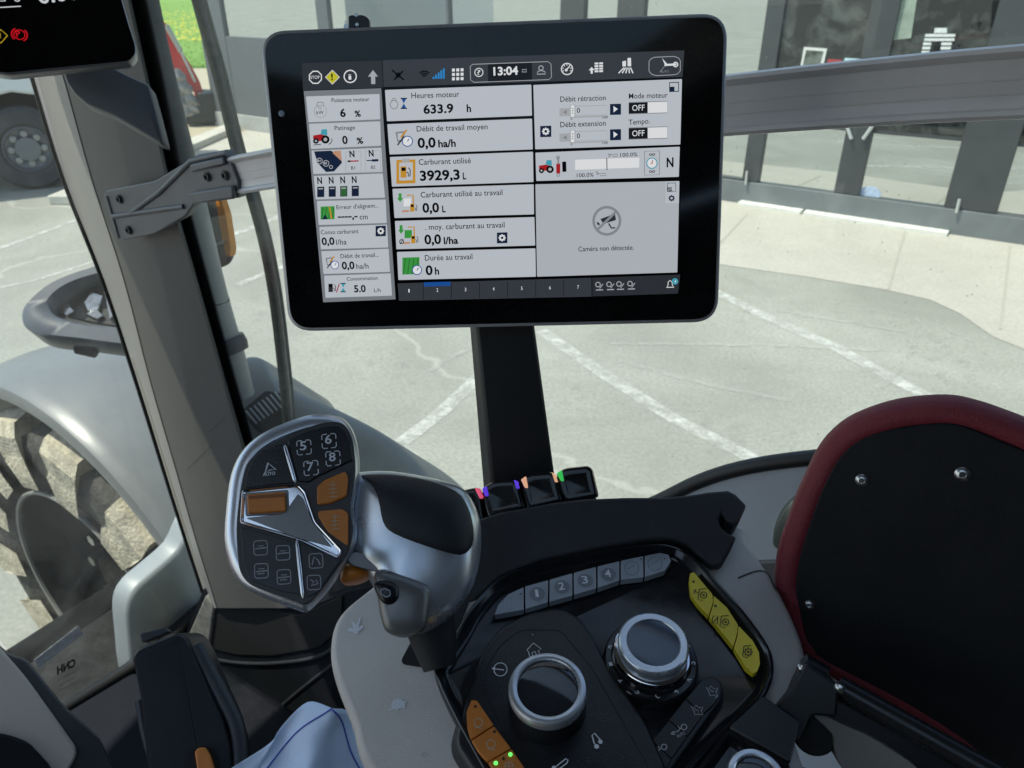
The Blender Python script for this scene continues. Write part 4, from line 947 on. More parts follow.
def glass(name, film, specks, smear, tint=(.95, .98, .93)):
    """dusty window glass: clear, a mirror by Fresnel, and a thin film of dust"""
    m, nt, N, L = nodes(name); tc = N("ShaderNodeTexCoord").outputs["Object"]
    tr = N("ShaderNodeBsdfTransparent"); tr.inputs[0].default_value = (*tint, 1)
    gl = N("ShaderNodeBsdfGlossy"); gl.inputs["Roughness"].default_value = .015
    lw_ = N("ShaderNodeLayerWeight"); lw_.inputs[0].default_value = .5
    pw_ = N("ShaderNodeMath"); pw_.operation = 'POWER'; pw_.inputs[1].default_value = 5; L(lw_.outputs["Facing"], pw_.inputs[0])
    fr = ramp(N, L, pw_.outputs[0], 0, 1, .022, .7)
    m1 = N("ShaderNodeMixShader"); L(fr, m1.inputs[0]); L(tr.outputs[0], m1.inputs[1]); L(gl.outputs[0], m1.inputs[2])
    df = N("ShaderNodeBsdfDiffuse"); df.inputs[0].default_value = (.6, .59, .56, 1); tl = N("ShaderNodeBsdfTranslucent"); tl.inputs[0].default_value = (.6, .59, .56, 1)
    dd = N("ShaderNodeMixShader"); dd.inputs[0].default_value = .5; L(df.outputs[0], dd.inputs[1]); L(tl.outputs[0], dd.inputs[2])
    v = N("ShaderNodeTexVoronoi"); v.inputs["Scale"].default_value = 75; L(tc, v.inputs["Vector"])
    sp = ramp(N, L, v.outputs["Distance"], .05, .10, 1, 0)
    gate = ramp(N, L, noise(N, L, tc, 40, 2), .5, .56, 0, 1); sp = math_(N, L, 'MULTIPLY', sp, gate)
    sp = math_(N, L, 'MULTIPLY', sp, specks)
    sm = ramp(N, L, noise(N, L, tc, 3.5, 8, .65, 1.5), .42, .8, 0, smear)
    f = math_(N, L, 'ADD', math_(N, L, 'ADD', sp, sm), film)
    m2 = N("ShaderNodeMixShader"); L(f, m2.inputs[0]); L(m1.outputs[0], m2.inputs[1]); L(dd.outputs[0], m2.inputs[2])
    o = N("ShaderNodeOutputMaterial"); L(m2.outputs[0], o.inputs[0]); return m
GL_FRONT = glass("dusty_windscreen_glass", .022, .3, .10)
GL_SIDE = glass("dusty_window_glass", .02, .3, .05)

def concrete(name, a, b, stain, sc=1.0, rough=.85, cr_=.32):
    m, nt, N, L = nodes(name); tc = N("ShaderNodeTexCoord").outputs["Object"]
    big = ramp(N, L, noise(N, L, tc, .55 * sc, 8, .62, .6), .35, .65); fine = noise(N, L, tc, 38 * sc, 4); mid = ramp(N, L, noise(N, L, tc, 3.2 * sc, 9, .7), .38, .66)
    c = mixc(N, L, big, a, b); c = mixc(N, L, math_(N, L, 'MULTIPLY', mid, .45), c, stain); c = mixc(N, L, ramp(N, L, fine, .35, .65, 0, .55), c, tuple(x * .72 for x in a))
    v = N("ShaderNodeTexVoronoi"); v.feature = 'DISTANCE_TO_EDGE'; v.inputs["Scale"].default_value = .16 * sc
    w = N("ShaderNodeVectorMath"); w.operation = 'ADD'; L(tc, w.inputs[0]); nz = N("ShaderNodeTexNoise"); nz.inputs["Scale"].default_value = 1.2; nz.inputs["Detail"].default_value = 6; L(tc, nz.inputs["Vector"])
    L(nz.outputs["Color"], w.inputs[1]); L(w.outputs[0], v.inputs["Vector"])
    crk = ramp(N, L, v.outputs["Distance"], .002, .006, cr_, 0); c = mixc(N, L, crk, c, tuple(min(x * 1.25, 1) for x in b))
    p = N("ShaderNodeBsdfPrincipled"); L(c, p.inputs["Base Color"]); p.inputs["Roughness"].default_value = rough
    bp = N("ShaderNodeBump"); bp.inputs["Strength"].default_value = .3; bp.inputs["Distance"].default_value = .01; L(fine, bp.inputs["Height"]); L(bp.outputs[0], p.inputs["Normal"])
    o = N("ShaderNodeOutputMaterial"); L(p.outputs[0], o.inputs[0]); return m
GROUND = concrete("worn_asphalt_yard", (.28, .28, .25), (.43, .43, .385), (.33, .33, .29))
APRON = concrete("pale_concrete_apron", (.47, .45, .40), (.54, .52, .465), (.42, .39, .33), .7, cr_=0.)
def worn(name, col, lo, hi):
    m, nt, N, L = nodes(name); tc = N("ShaderNodeTexCoord").outputs["Object"]
    f = ramp(N, L, noise(N, L, tc, 7, 10, .75), lo, hi)
    p = N("ShaderNodeBsdfPrincipled"); p.inputs["Base Color"].default_value = (*col, 1); p.inputs["Roughness"].default_value = .8
    t = N("ShaderNodeBsdfTransparent"); mx = N("ShaderNodeMixShader"); L(f, mx.inputs[0]); L(t.outputs[0], mx.inputs[1]); L(p.outputs[0], mx.inputs[2])
    o = N("ShaderNodeOutputMaterial"); L(mx.outputs[0], o.inputs[0]); return m
LINE = worn("worn_line_paint", (.58, .585, .55), .34, .62)
CRACK = worn("pale_crack_filler", (.50, .505, .47), .42, .75)
MIRROR = None
m, nt, N, L = nodes("coated_shop_glass")
g_ = N("ShaderNodeBsdfGlossy"); g_.inputs[0].default_value = (.78, .82, .80, 1); g_.inputs["Roughness"].default_value = .004
d_ = N("ShaderNodeBsdfDiffuse"); d_.inputs[0].default_value = (.035, .042, .045, 1)
mx = N("ShaderNodeMixShader"); mx.inputs[0].default_value = .85; L(d_.outputs[0], mx.inputs[1]); L(g_.outputs[0], mx.inputs[2])
o_ = N("ShaderNodeOutputMaterial"); L(mx.outputs[0], o_.inputs[0]); SHOPGL = m
m, nt, N, L = nodes("shop_glass_dark_reflection_tone"); tc = N("ShaderNodeTexCoord").outputs["Object"]
g_ = N("ShaderNodeBsdfGlossy"); g_.inputs[0].default_value = (.6, .63, .62, 1); g_.inputs["Roughness"].default_value = .004
d_ = N("ShaderNodeBsdfDiffuse"); L(mixc(N, L, ramp(N, L, noise(N, L, tc, 3.2, 7, .6, .8), .47, .66), (.006, .008, .009), (.085, .095, .09)), d_.inputs[0])  # dark blotches painted for the dark reflection and the showroom seen in it
mx = N("ShaderNodeMixShader"); mx.inputs[0].default_value = .11; L(d_.outputs[0], mx.inputs[1]); L(g_.outputs[0], mx.inputs[2])
o_ = N("ShaderNodeOutputMaterial"); L(mx.outputs[0], o_.inputs[0]); SHOPGL2 = m
WALLG = mat("dark_grey_facade_panel", (.115, .13, .145), .5, noise=.06, nscale=2)
FRAMEG = mat("anthracite_frame", (.05, .057, .06), .45, noise=.1, nscale=5)
PLINTHG = mat("grey_plinth", (.16, .18, .185), .6, noise=.12, nscale=4)
RUBBER = mat("tyre_rubber", (.02, .02, .021), .8, noise=.3, nscale=20, bump=.3, bscale=120)
MUDDY = mat("muddy_tyre_tread", (.30, .265, .205), .9, noise=.45, nscale=16, bump=.6, bscale=90)
FEND = mat("fender_grey_plastic", (.175, .185, .195), .35, noise=.08, nscale=5, rvar=.06, dust=.15)

# ================================================================== TRACTOR
S = None
SP = Plane(C + Vector((-.33, 1.02, -.2)), NS, HD)         # plane of the accessory rail, parallel to the side window
AX, FW, UP = -NS, -HD, Vector((0, 0, 1))                  # outwards, forwards, up
def T(f, l, z): return Vector((0, 0, z)) + FW * f + AX * l
trac = thing("tractor", (0, 0, 0), "tractor with grey cab pillar, dusty glass and a muddy front wheel under its grey fender", "tractor")
pil = [(-60, -6, 24, 70, 118), (72, 32, 62, 104, 147.5), (180, 65, 92, 130, 170), (280, 104, 124, 163, 198), (380, 137, 150, 184, 226), (470, 165, 176, 207, 252), (540, 187, 196, 224, 272), (608, 209, 217, 242, 292)]
lv = cr([tuple(map(float, p)) for p in pil], 4, False)
rings = []
for y, xl, xf, xm, xr in lv:
    rings.append([SP.pw(xl, y, -.09), SP.pw(xf - 3, y, -.040), SP.pw(xf - .5, y, -.034), SP.pw(xf + 1.6, y, -.031), SP.pw(xm - 2, y, -.028), SP.pw(xm + 2, y, -.0285), SP.pw(xr - 4, y, -.040), SP.pw(xr - 1, y, -.046), SP.pw(xr, y, -.055), SP.pw(xr, y, -.10), SP.pw(xl, y, -.12)])
b = MB(); b.loft(rings); b.build("pillar_trim", PILLAR, trac, ang=30)
b = MB(); b.loft([[SP.pw(xl, y, -.084), SP.pw(xl + 1, y, -.071), SP.pw(xf - 1.6, y, -.0315), SP.pw(xf - .4, y, -.031), SP.pw(xf, y, -.034), SP.pw(xf - 2, y, -.05), SP.pw(xl, y, -.10)] for y, xl, xf, xm, xr in lv]); b.build("pillar_edge_trim", PILLAR_LIT, trac, ang=30)
for px in ([(208, 433), (226, 417)], [(187, 470), (214, 443)]):
    MB().stroke(SP, SP.P(px, -.027), .0007, -.027).build("trim_seam", BLKMATT, trac, smooth=False)
WS = Plane(SP.pw(104, 280, -.09), HD, AX)
seam = [(-8, -60), (31, 72), (64, 180), (103, 280), (136, 380), (164, 470), (186, 540), (203, 592)]
sl = cr(seam, 4, False)
MB().tube([SP.pw(x - .6, y, -.079) for x, y in sl], .0042, 10).build("windscreen_seal", BLKMATT, trac)
b = MB()      # pillar edge strip, its cream tone holding the sunlight on it
b.tube([SP.pw(x + 4.6, y, -.066) for x, y in sl[15:]], [.0035 + .003 * min(1, i / 6) for i in range(len(sl[15:]))], 10); b.build("pillar_sunlit_edge", mat("sunlit_edge_cream", (.50, .46, .38), .5), trac)
glx = [(x, y) for x, y in seam] + [(200, 603), (130, 663), (62, 708), (0, 640), (-100, 540), (-260, 440), (-330, 200), (-330, -120), (-20, -120)]
ws = MB().slab(WS, WS.P(glx), -.006, 0).build("windscreen", GL_FRONT, trac, smooth=False)
st_ = rnd(ccw(WS.P([(34, 660), (78, 626), (84, 634), (39, 668)], .001)), .002)
MB().slab(WS, st_, .0003, .0008).build("sticker", mat("sticker_silver_white", (.85, .86, .87), .5, noise=.2, nscale=60), ws, smooth=False)
b = MB().mat(PRINTK)
def mirrored(b, pl, st, p0, p1, cap, h):
    vs, fs = glyphs(st, .05); capv = Vector(pl.uv(p0[0], p0[1] - cap)); a, c = Vector(pl.uv(*p0)), Vector(pl.uv(*p1)); capl = (capv - a).length
    d = c - a; Ln = d.length; d.normalize(); q = Vector((-d.y, d.x)); x0 = min(v[0] for v in vs); x1 = max(v[0] for v in vs); ch = max(v[1] for v in glyphs("H")[0])
    k = b.add([pl.w(*(a + d * (Ln - (v[0] - x0) * Ln / (x1 - x0)) + q * v[1] * capl / ch), h) for v in vs])
    for f in fs: b.face(*[k + i for i in f])
mirrored(b, WS, "CNH", (57, 674.5), (75.5, 665.4), 7.6, .0008)
for k in range(3): b.stroke(WS, WS.P([(58 + k, 680 + k * 5), (76 + k, 671 + k * 5)]), .0009, .0008)
b.build("glass_mark", None, ws, smooth=False)
# black print with dot border on the edges of both panes
def dots(pl, path, side, rows, pitch, h, dr):
    b = MB()
    P_ = [Vector(p) for p in path]
    seglen = [(P_[i + 1] - P_[i]).length for i in range(len(P_) - 1)]
    tot = sum(seglen); n = int(tot / pitch)
    for k in range(n):
        s_ = k * pitch; i = 0
        while i < len(seglen) - 1 and s_ > seglen[i]: s_ -= seglen[i]; i += 1
        d = (P_[i + 1] - P_[i]).normalized(); q = Vector((d.y, -d.x)) * side
        for r_ in range(rows):
            p = P_[i] + d * (s_ + (pitch / 2 if r_ % 2 else 0)) + q * (r_ * pitch * .9)
            b.flat(pl, circ((p.x, p.y), dr * (1 - .22 * r_), 6), h)
    return b
dots(WS, WS.P([(x - 1.5, y) for x, y in sl[:18]], .001), -1, 3, .0036, .0012, .0016).build("dot_border", BLKMATT, ws, smooth=False)
PW = SP.off(-.066)
edge_r = [(118, -60), (147, 72), (170, 180), (181, 222), (198, 282), (226, 380), (252, 470), (262, 520)]
sidepx = edge_r + [(330, 540), (480, 540), (640, 504), (660, 497), (700, 479), (740, 467), (790, 459), (850, 454), (1130, 440), (1180, -110), (110, -110)]
swp = SP.P(sidepx, -.066); ir = sidepx.index((1130, 440)); swp[ir] = (swp[ir][0] + .55, swp[ir][1]); swp[ir + 1] = (swp[ir][0], swp[ir + 1][1])
sw = MB().slab(SP, swp, -.072, -.066).build("side_window", GL_SIDE, trac, smooth=False)
er = cr(edge_r, 4, False)
b = MB(); n = len(er)
wid = [14.5 - 5 * min(1, max(0, (y - 60) / 300)) for x, y in er]
b.hull([SP.pw(x - 6, y, -.064) for x, y in er] + [SP.pw(x + w, y, -.064) for (x, y), w in reversed(list(zip(er, wid)))], [SP.pw(x - 6, y, -.0655) for x, y in er] + [SP.pw(x + w, y, -.0655) for (x, y), w in reversed(list(zip(er, wid)))])
b.build("black_border", BLKMATT, sw, smooth=False)
dots(SP, SP.P([(x + w + .6, y) for (x, y), w in zip(er[:22], wid)], -.064), 1, 4, .0042, -.0645, .0018).build("dot_border", BLKMATT, sw, smooth=False)

# exhaust stack, cowl, wiper arm and marker lamp outside the pane
st_c = [(131, -40), (140, 0), (153, 58), (176, 150), (190, 204), (208, 279), (219, 319), (229, 352), (240, 395)]
pts = [SP.pw(x, y, -.15) for x, y in cr(st_c, 4, False)]
STK = mat("stack_grey", (.30, .30, .285), .5, noise=.12, nscale=14, dust=.2)
ex = MB().tube(pts[14:], .029, 24).build("exhaust_stack", STK, trac)
MB().tube(pts[:16], .0295, 24).build("stack_upper_length", mat("stack_dark_grey", (.05, .053, .055), .6, dust=.15), ex)  # upper length of the stack, in a darker grey
MB().tube([SP.pw(225, 338, -.15), SP.pw(228, 346, -.15), SP.pw(231, 353, -.15)], [.036, .039, .036], 24).build("stack_collar", CHAR, ex)
MB().tube([SP.pw(213, 300, -.15), SP.pw(214.4, 304, -.15)], [.0302, .0302], 24).build("stack_band", CHAR, ex)
CW = Plane(at(320, 430, 1.5), (-.30, -.62, .72), (1, 0, 0))
cw_px = [(214, 372), (232, 352), (252, 352), (268, 372), (294, 388), (325, 402), (368, 424), (398, 446), (420, 472), (430, 500), (380, 512), (300, 512), (232, 470)]
cowl = MB(); cowl.puff(CW, ccw(cr(CW.P(cw_px), 4)), -.06, .05, rings=8, back=.25, e=4); cowl = cowl.build("corner_cowl", mat("cowl_grey", (.22, .22, .205), .5, noise=.1, nscale=8, dust=.25), trac, ang=60)
vp = [(240, 412), (266, 390), (284, 394), (292, 424), (280, 436), (258, 432)]
MB().slab(CW, rnd(ccw(CW.P(vp, -.006)), .008), -.03, -.0045).build("vent_bed", BLKSATIN, cowl, bevel=.002)
for k in range(9):
    x0, y0 = 246 + k * 4.1, 411 - k * 2.7
    a, c = CW.pw(x0, y0, -.002), CW.pw(x0 + 10.5, y0 + 12.5, -.002)
    MB().tube([a, a.lerp(c, .5), c], .0021, 6).build("vent_slat", mat("slat_pale_grey", (.42, .43, .42), .4, dust=.1), cowl)
wa = [(180, -70), (198, 0), (219, 76), (237, 150), (252, 196), (266, 250), (276, 309), (285, 390), (288, 424)]
w_ = MB().tube([SP.pw(x, y, -.095) for x, y in cr(wa, 4, False)], .0125, 14, sx=.7).build("wiper_arm", mat("wiper_black", (.03, .032, .032), .5, dust=.35), trac)
MB().tube([SP.pw(x + 7, y, -.088) for x, y in cr(wa, 4, False)], .0028, 6).build("wiper_blade_edge", mat("wiper_rubber_grey", (.09, .095, .09), .6, dust=.3), w_)
ml = Plane(SP.pw(218, 230, -.26), NS + Vector((0, 0, .1)), HD)
lm = MB().slab(ml, rnd(ccw(ml.P([(196, 190), (216, 190), (226, 225), (230, 258), (226, 265), (214, 270), (202, 240)])), .008), -.014, 0).build("marker_lamp", mat("marker_housing", (.05, .052, .055), .5, dust=.2), trac, bevel=.006)
MB().slab(ml, rnd(ccw(ml.P([(214.6, 186), (219, 190), (227, 215), (232, 248), (231, 257), (227, 255), (221, 225)])), .006), -.012, .004).build("lens", mat("amber_lens", (.75, .27, .02), .25, noise=.1, nscale=60), lm, bevel=.005)
MB().slab(ml, ml.P([(215, 243), (226, 240), (227, 243), (216, 246.4)]), 0, .006).build("lens_clip", STK, lm)

# loop-shaped light bracket in front of the windscreen
LB = Plane(at(75, 320, 1.75), (.16, -.70, .70), (1, 0, -.06))
o_px = [(150, 282), (118, 262), (86, 268), (50, 282), (26, 302), (21, 316), (26, 328), (44, 336), (80, 340), (118, 345), (150, 348)]
i_px = [(150, 292), (112, 274), (90, 276), (68, 284), (54, 294), (48, 305), (52, 313), (62, 318), (84, 323), (112, 326), (150, 328)]
b = MB()
oo = cr(LB.P(o_px), 4, False); ii = cr(LB.P(i_px), 4, False)
rr = []
for (ou, ov), (iu, iv) in zip(oo, ii):
    rr.append([LB.w(ou, ov, -.085), LB.w(ou, ov, -.006), LB.w(ou + (iu - ou) * .12, ov + (iv - ov) * .12, 0), LB.w(ou + (iu - ou) * .88, ov + (iv - ov) * .88, 0), LB.w(iu, iv, -.006), LB.w(iu, iv, -.085)])
b.loft(rr); lb = b.build("light_bracket", mat("bracket_blue_grey", (.085, .10, .13), .32, noise=.08, nscale=14, dust=.12), trac, ang=45)
b = MB(); b.slab(LB, rnd(ccw(LB.P([(54, 296), (88, 278), (150, 282), (150, 332), (90, 322), (56, 314)], -.05)), .01), -.10, -.055); b.build("lamp_housing", BLKSATIN, lb, bevel=.004)
for p in ([(62, 310), (68, 303), (75, 312), (66, 317)], [(84, 303), (92, 292), (104, 296), (98, 312), (88, 312)], [(86, 314), (97, 309), (104, 316), (98, 320)], [(103, 290), (116, 286), (122, 310), (110, 320), (106, 300)]):
    MB().slab(LB, ccw(LB.P(p, -.05)), -.055, -.046).build("reflector", mat("lamp_reflector", (.42, .42, .41), .15, metal=.9, noise=.3, nscale=60), lb, bevel=.002)
MB().tube([LB.pw(78, 346, -.07), LB.pw(96, 350, -.07)], .02, 16).build("cable_boss", BLKMATT, lb)

# front wheel and its fender
W0 = T(2.3, 1.06, .71)
def wp(th, lat, r): return W0 + AX * lat + (-FW * math.cos(th) + UP * math.sin(th)) * r
fwheel = bpy.data.objects.new("front_wheel", None); COL.objects.link(fwheel); fwheel.parent = trac; fwheel.location = (0, 0, 0)
def lathe_w(prof, n=72, t0=0, t1=2 * math.pi, close=True):
    b = MB(); prev = None; first = None
    for k in range(n + (0 if close else 1)):
        th = t0 + (t1 - t0) * k / n
        r = b.add([wp(th, l, rr) for l, rr in prof])
        if prev is not None:
            for i in range(len(prof) - 1): b.face(prev + i, prev + i + 1, r + i + 1, r + i)
        else: first = r
        prev = r
    if close:
        for i in range(len(prof) - 1): b.face(prev + i, prev + i + 1, first + i + 1, first + i)
    return b
RT = .70; TS = .82
tb_ = lathe_w([(a_ * TS, r_) for a_, r_ in [(-.17, .40), (-.22, .47), (-.24, .56), (-.235, RT - .085), (-.21, RT - .055), (-.1, RT - .045), (.1, RT - .045), (.21, RT - .055), (.235, RT - .085), (.24, .56), (.22, .47), (.17, .40)]])
tyre = tb_.build("tyre", mat("tyre_dark_dusty", (.03, .029, .027), .85, noise=.4, nscale=12, bump=.4, bscale=80, dust=.35), fwheel, ang=50)
b = MB(); NL = 13
for k in range(NL):
    for sd in (-1, 1):
        t0 = 2 * math.pi * (k + (.5 if sd > 0 else 0)) / NL
        path = [(0, .0), (.09, .075), (.18, .11), (.235, .115)]
        ringsl = []
        for (l, dt) in path:
            w_t = .088 + .03 * (l > .12); drop = 0 if l < .2 else .016
            a0, a1 = t0 - dt - w_t, t0 - dt + w_t
            l *= TS
            ringsl.append([wp(a0 - .012, sd * l, RT - .055), wp(a0, sd * l, RT - drop + .008), wp(a1, sd * l, RT - drop + .008), wp(a1 + .012, sd * l, RT - .055)])
        for l, r0, r1, hw in ((.262, .15, .05, .135), (.252, .25, .16, .12)):
            a0, a1 = t0 - .125 - hw, t0 - .125 + hw; l *= TS
            ringsl.append([wp(a0, sd * l, RT - r0), wp(a0, sd * l, RT - r1), wp(a1, sd * l, RT - r1), wp(a1, sd * l, RT - r0)])
        b.loft(ringsl)
b.build("tread_lug", mat("muddy_tread_lug", (.50, .45, .35), .9, noise=.4, nscale=18, bump=.5, bscale=90), tyre, ang=30)
rim_ = lathe_w([(-.18, .405), (-.11, .39), (-.05, .38), (.0, .25), (.02, .0)]).build("rim", mat("rim_dark", (.015, .016, .018), .6, spec=.2), fwheel)
lathe_w([(-.178, .422), (-.188, .423), (-.191, .418), (-.188, .410), (-.178, .407)]).build("rim_flange", mat("rim_flange_grey", (.22, .22, .21), .45, dust=.3), rim_)
RF = .835
SC = .60
prof = [(-.345, RF - .05), (-.35, RF - .03), (-.34, RF - .008), (-.32, RF), (-.30, RF + .004), (-.27, RF + .012), (0, RF + .02), (.26, RF + .012), (.33, RF - .004), (.345, RF - .05), (.33, RF - .055), (.31, RF - .02), (0, RF), (-.31, RF - .014), (-.33, RF - .055), (-.345, RF - .05)]
prof = [(a * SC, r) for a, r in prof]
fb = lathe_w(prof, 40, R_(24), R_(150), False); fnd = fb.build("front_fender", FEND, trac, ang=40)
prof2 = [(-.30, RF - .035), (-.30, RF - .02), (-.27, RF - .008), (.30, RF - .008), (.30, RF - .035), (-.30, RF - .035)]
prof2 = [(a * SC, r) for a, r in prof2]
lathe_w(prof2, 16, R_(-12), R_(25), False).build("mud_flap", mat("mudflap_pale_grey", (.30, .32, .34), .5, dust=.3), fnd, ang=40)
MB().tube([T(2.3, .1, .62), T(2.3, .95, .62)], .07, 16).build("front_axle", mat("axle_dark", (.008, .008, .009), .8, spec=.15), trac)
def tbox(name, f0, f1, l0, l1, z0, z1, m, par=trac, bev=.02):
    b = MB(); p = [T(f0, l0, z0), T(f1, l0, z0), T(f1, l1, z0), T(f0, l1, z0)]; q = [x + UP * (z1 - z0) for x in p]
    b.hull(p, q); return b.build(name, m, par, bevel=bev)
DUSTY = mat("dusty_black_chassis", (.010, .010, .010), .7, spec=.2, noise=.5, nscale=9, bump=.2, bscale=60, dust=.07)
tbox("step_tank", 1.38, 1.8, .05, .80, .5, 1.05, DUSTY)
tbox("chassis_rail", -.6, 2.9, -1.0, .18, .55, 1.2, DUSTY, bev=.05)
HOODR = mat("dark_red_paint", (.20, .018, .02), .3, coat=.5, dust=.15)
b = MB(); hr = []
for f, w, zt in ((1.55, .36, 1.72), (1.9, .40, 1.70), (2.6, .38, 1.60), (3.05, .33, 1.45), (3.2, .28, 1.3)):
    hr.append([T(f, -.76 - w, 1.0), T(f, -.76 - w, zt - .12), T(f, -.76 - w + .12, zt), T(f, -.76 + w - .12, zt), T(f, -.76 + w, zt - .12), T(f, -.76 + w, 1.0)])
b.loft(hr); b.build("engine_hood", HOODR, trac, bevel=.03)
# roof, floor, outer sill and rear wheel (seen mirrored in the shop windows)
rz = 2.6 + .44
def roof_part(nm, f0, f1, l0, l1, m, t=.2, dz=0):
    p = [T(f0, l0, rz + dz), T(f1, l0, rz + dz), T(f1, l1, rz + dz), T(f0, l1, rz + dz)]
    b = MB(); b.hull(p, [x + UP * t for x in p]); return b.build(nm, m, trac, bevel=.02)
ROOFM = mat("roof_lining_dark", (.05, .05, .052), .7)
roof_part("cab_roof", -1.2, 1.60, -1.65, -1.21, ROOFM); roof_part("roof_front_panel", .52, 1.60, -1.205, .535, ROOFM); roof_part("roof_rear_panel", -1.2, -.61, -1.205, .535, ROOFM); roof_part("roof_rib", -.605, .515, -.145, .535, ROOFM); roof_part("roof_window", -.60, .51, -1.20, -.15, GL_SIDE, .006, .06); roof_part("roof_front_edge", 1.22, 1.60, .54, .86, ROOFM); roof_part("roof_rear", -1.2, -.15, .54, .86, ROOFM); roof_part("roof_side_rail", -.145, 1.215, .80, .86, ROOFM, .10)
roof_part("roof_hatch", -.14, 1.21, .545, .79, GL_SIDE, .006, .06)
BLOCKER = mat("light_blocker_black", (.02, .02, .022), .8)  # for unseen rear and left panels, added to keep light out of the cab
tbox("rear_light_blocker", -1.26, -1.205, -1.6, .78, 1.31, 3.03, BLOCKER)
tbox("left_light_blocker", -1.2, .45, -1.62, -1.56, 1.31, 3.03, BLOCKER)
tbox("cab_floor", -1.2, 1.27, -1.5, .64, 1.22, 1.30, mat("floor_rubber_dark", (.007, .0085, .011), .6, spec=.08, bump=.3, bscale=300, dust=.03))
tbox("lower_door_panel", -1.2, .93, .765, .80, 1.05, 1.74, mat("outer_dark_panel", (.03, .031, .033), .5, dust=.2), bev=.01)
W1 = T(-1.35, .98, .93)
def lw(prof, n=64):
    b = MB(); prev = first = None
    for k in range(n):
        th = 2 * math.pi * k / n; r = b.add([W1 + AX * l + (-FW * math.cos(th) + UP * math.sin(th)) * rr for l, rr in prof])
        if prev is not None:
            for i in range(len(prof) - 1): b.face(prev + i, prev + i + 1, r + i + 1, r + i)
        else: first = r
        prev = r
    for i in range(len(prof) - 1): b.face(prev + i, prev + i + 1, first + i + 1, first + i)
    return b
rw = bpy.data.objects.new("rear_wheel", None); COL.objects.link(rw); rw.parent = trac
lw([(-.3, .55), (-.33, .7), (-.3, .9), (0, .93), (.3, .9), (.33, .7), (.3, .55)]).build("tyre", RUBBER, rw)
lw([(.3, .56), (.28, .5), (.1, .4), (.08, 0)]).build("rim", mat("rim_pale_grey", (.45, .45, .43), .45), rw)

gd = ccw(cr(WS.P([(176, 548), (152, 570), (134, 586), (125, 604), (126, 634), (134, 684), (165, 700), (215, 640), (222, 590), (206, 560), (192, 520)], -.05), 4))
b = MB(); b.puff(WS, gd, -.05, .02, rings=7, back=.05, e=3); b.build("corner_reflection", mat("corner_reflection_pale", (.27, .30, .335), .4, noise=.06, nscale=8, dust=.25), trac, ang=60)  # added pale slab standing in for a reflection
for k in range(8):
    a = k * math.pi / 4; q0 = W0 + AX * -.03 + (-FW * math.cos(a) + UP * math.sin(a)) * .17
    MB().tube([q0, q0 - AX * .05], .022, 6).build("wheel_bolt", ZINC, rim_)
MB().tube([W0 + AX * .01, W0 - AX * .09], .11, 20).build("hub", DUSTY, rim_, bevel=.015)

# trim beside the rear half of the window
FT = SP.off(-.03)
ft_px = [(640, 512), (662, 500), (700, 482), (740, 470), (790, 462), (860, 457), (1000, 452), (1000, 720), (640, 720)]
fl0 = FT.P(ft_px); fl0[7] = (fl0[7][0] + .6, fl0[7][1]); fl0.insert(7, FT.P(ft_px)[6]) if False else None
fl0[6] = (fl0[6][0] + .6, fl0[6][1]); b = MB(); fl = ccw(fl0); b.slab(FT, fl, -.008, 0); tr_ = b.build("window_side_trim", mat("blue_grey_trim", (.50, .55, .61), .42, noise=.05, nscale=8, bump=.1, bscale=600), trac, bevel=.003)
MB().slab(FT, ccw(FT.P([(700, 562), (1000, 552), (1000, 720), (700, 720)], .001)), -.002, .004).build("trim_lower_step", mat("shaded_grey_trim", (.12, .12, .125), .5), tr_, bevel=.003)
arc = [(600, 520), (640, 508), (662, 498.6), (700, 480.4), (740, 468), (790, 459.6), (860, 454), (1000, 450)]
MB().tube([SP.pw(x, y + .5, -.031) for x, y in cr(arc, 4, False)] + [SP.pw(1000, 450.5, -.031) + HD * .6], .0085, 12).build("side_window_seal", mat("seal_black", (.016, .017, .019), .5), trac)
hd_ = ccw(cr(FT.P([(772, 548), (771.6, 538), (775, 523), (784, 508), (796, 500), (800, 520), (792, 546), (780, 553)], .01), 3))
b = MB(); b.puff(FT, hd_, .004, .008, rings=5, back=.005); b.build("release_handle", mat("handle_olive_grey", (.16, .18, .16), .3, metal=.4), tr_)
RFN = Plane(SP.pw(800, 450, -.11), NS + Vector((0, 0, 1.6)), HD)
b = MB(); b.puff(RFN, ccw(cr(RFN.P([(690, 490), (745, 460), (790, 446), (850, 438), (1000, 430), (1100, 470), (900, 520)]), 4)), -.03, .03, rings=6, back=.06, e=3)
b.build("rear_fender", mat("dusty_red_fender", (.22, .045, .045), .5, dust=.9), trac, ang=60)

# lower cab: side wall, sill, trims
side_px = [(204, 588), (226, 602), (262, 604), (312, 606), (350, 590), (410, 580), (470, 640), (450, 860), (110, 860), (146, 720), (150, 690), (186, 632)]
MB().slab(SP, rnd(ccw(SP.P(side_px, -.05)), .01), -.10, -.05).build("side_wall", mat("dark_blue_grey_trim", (.012, .0145, .019), .55, spec=.12, bump=.25, bscale=700, noise=.15, nscale=9, dust=.03), trac, bevel=.006)
MB().slab(SP, rnd(ccw(SP.P([(213, 601), (222, 607), (232, 604), (300, 616), (342, 596), (340, 630), (318, 648), (272, 656), (236, 655), (207, 648)], -.045)), .012), -.052, -.046).build("foot_recess_shade", mat("recess_black", (.006, .006, .007), .8), trac, bevel=.001)  # flat black slab imitating the shade in a hollow
wal = [(200, 655), (232, 662), (275, 663), (322, 655), (350, 632)]
MB().tube([SP.pw(x, y, -.048) for x, y in cr(wal, 5, False)], .004, 8).build("recess_lip", CHAR, trac)
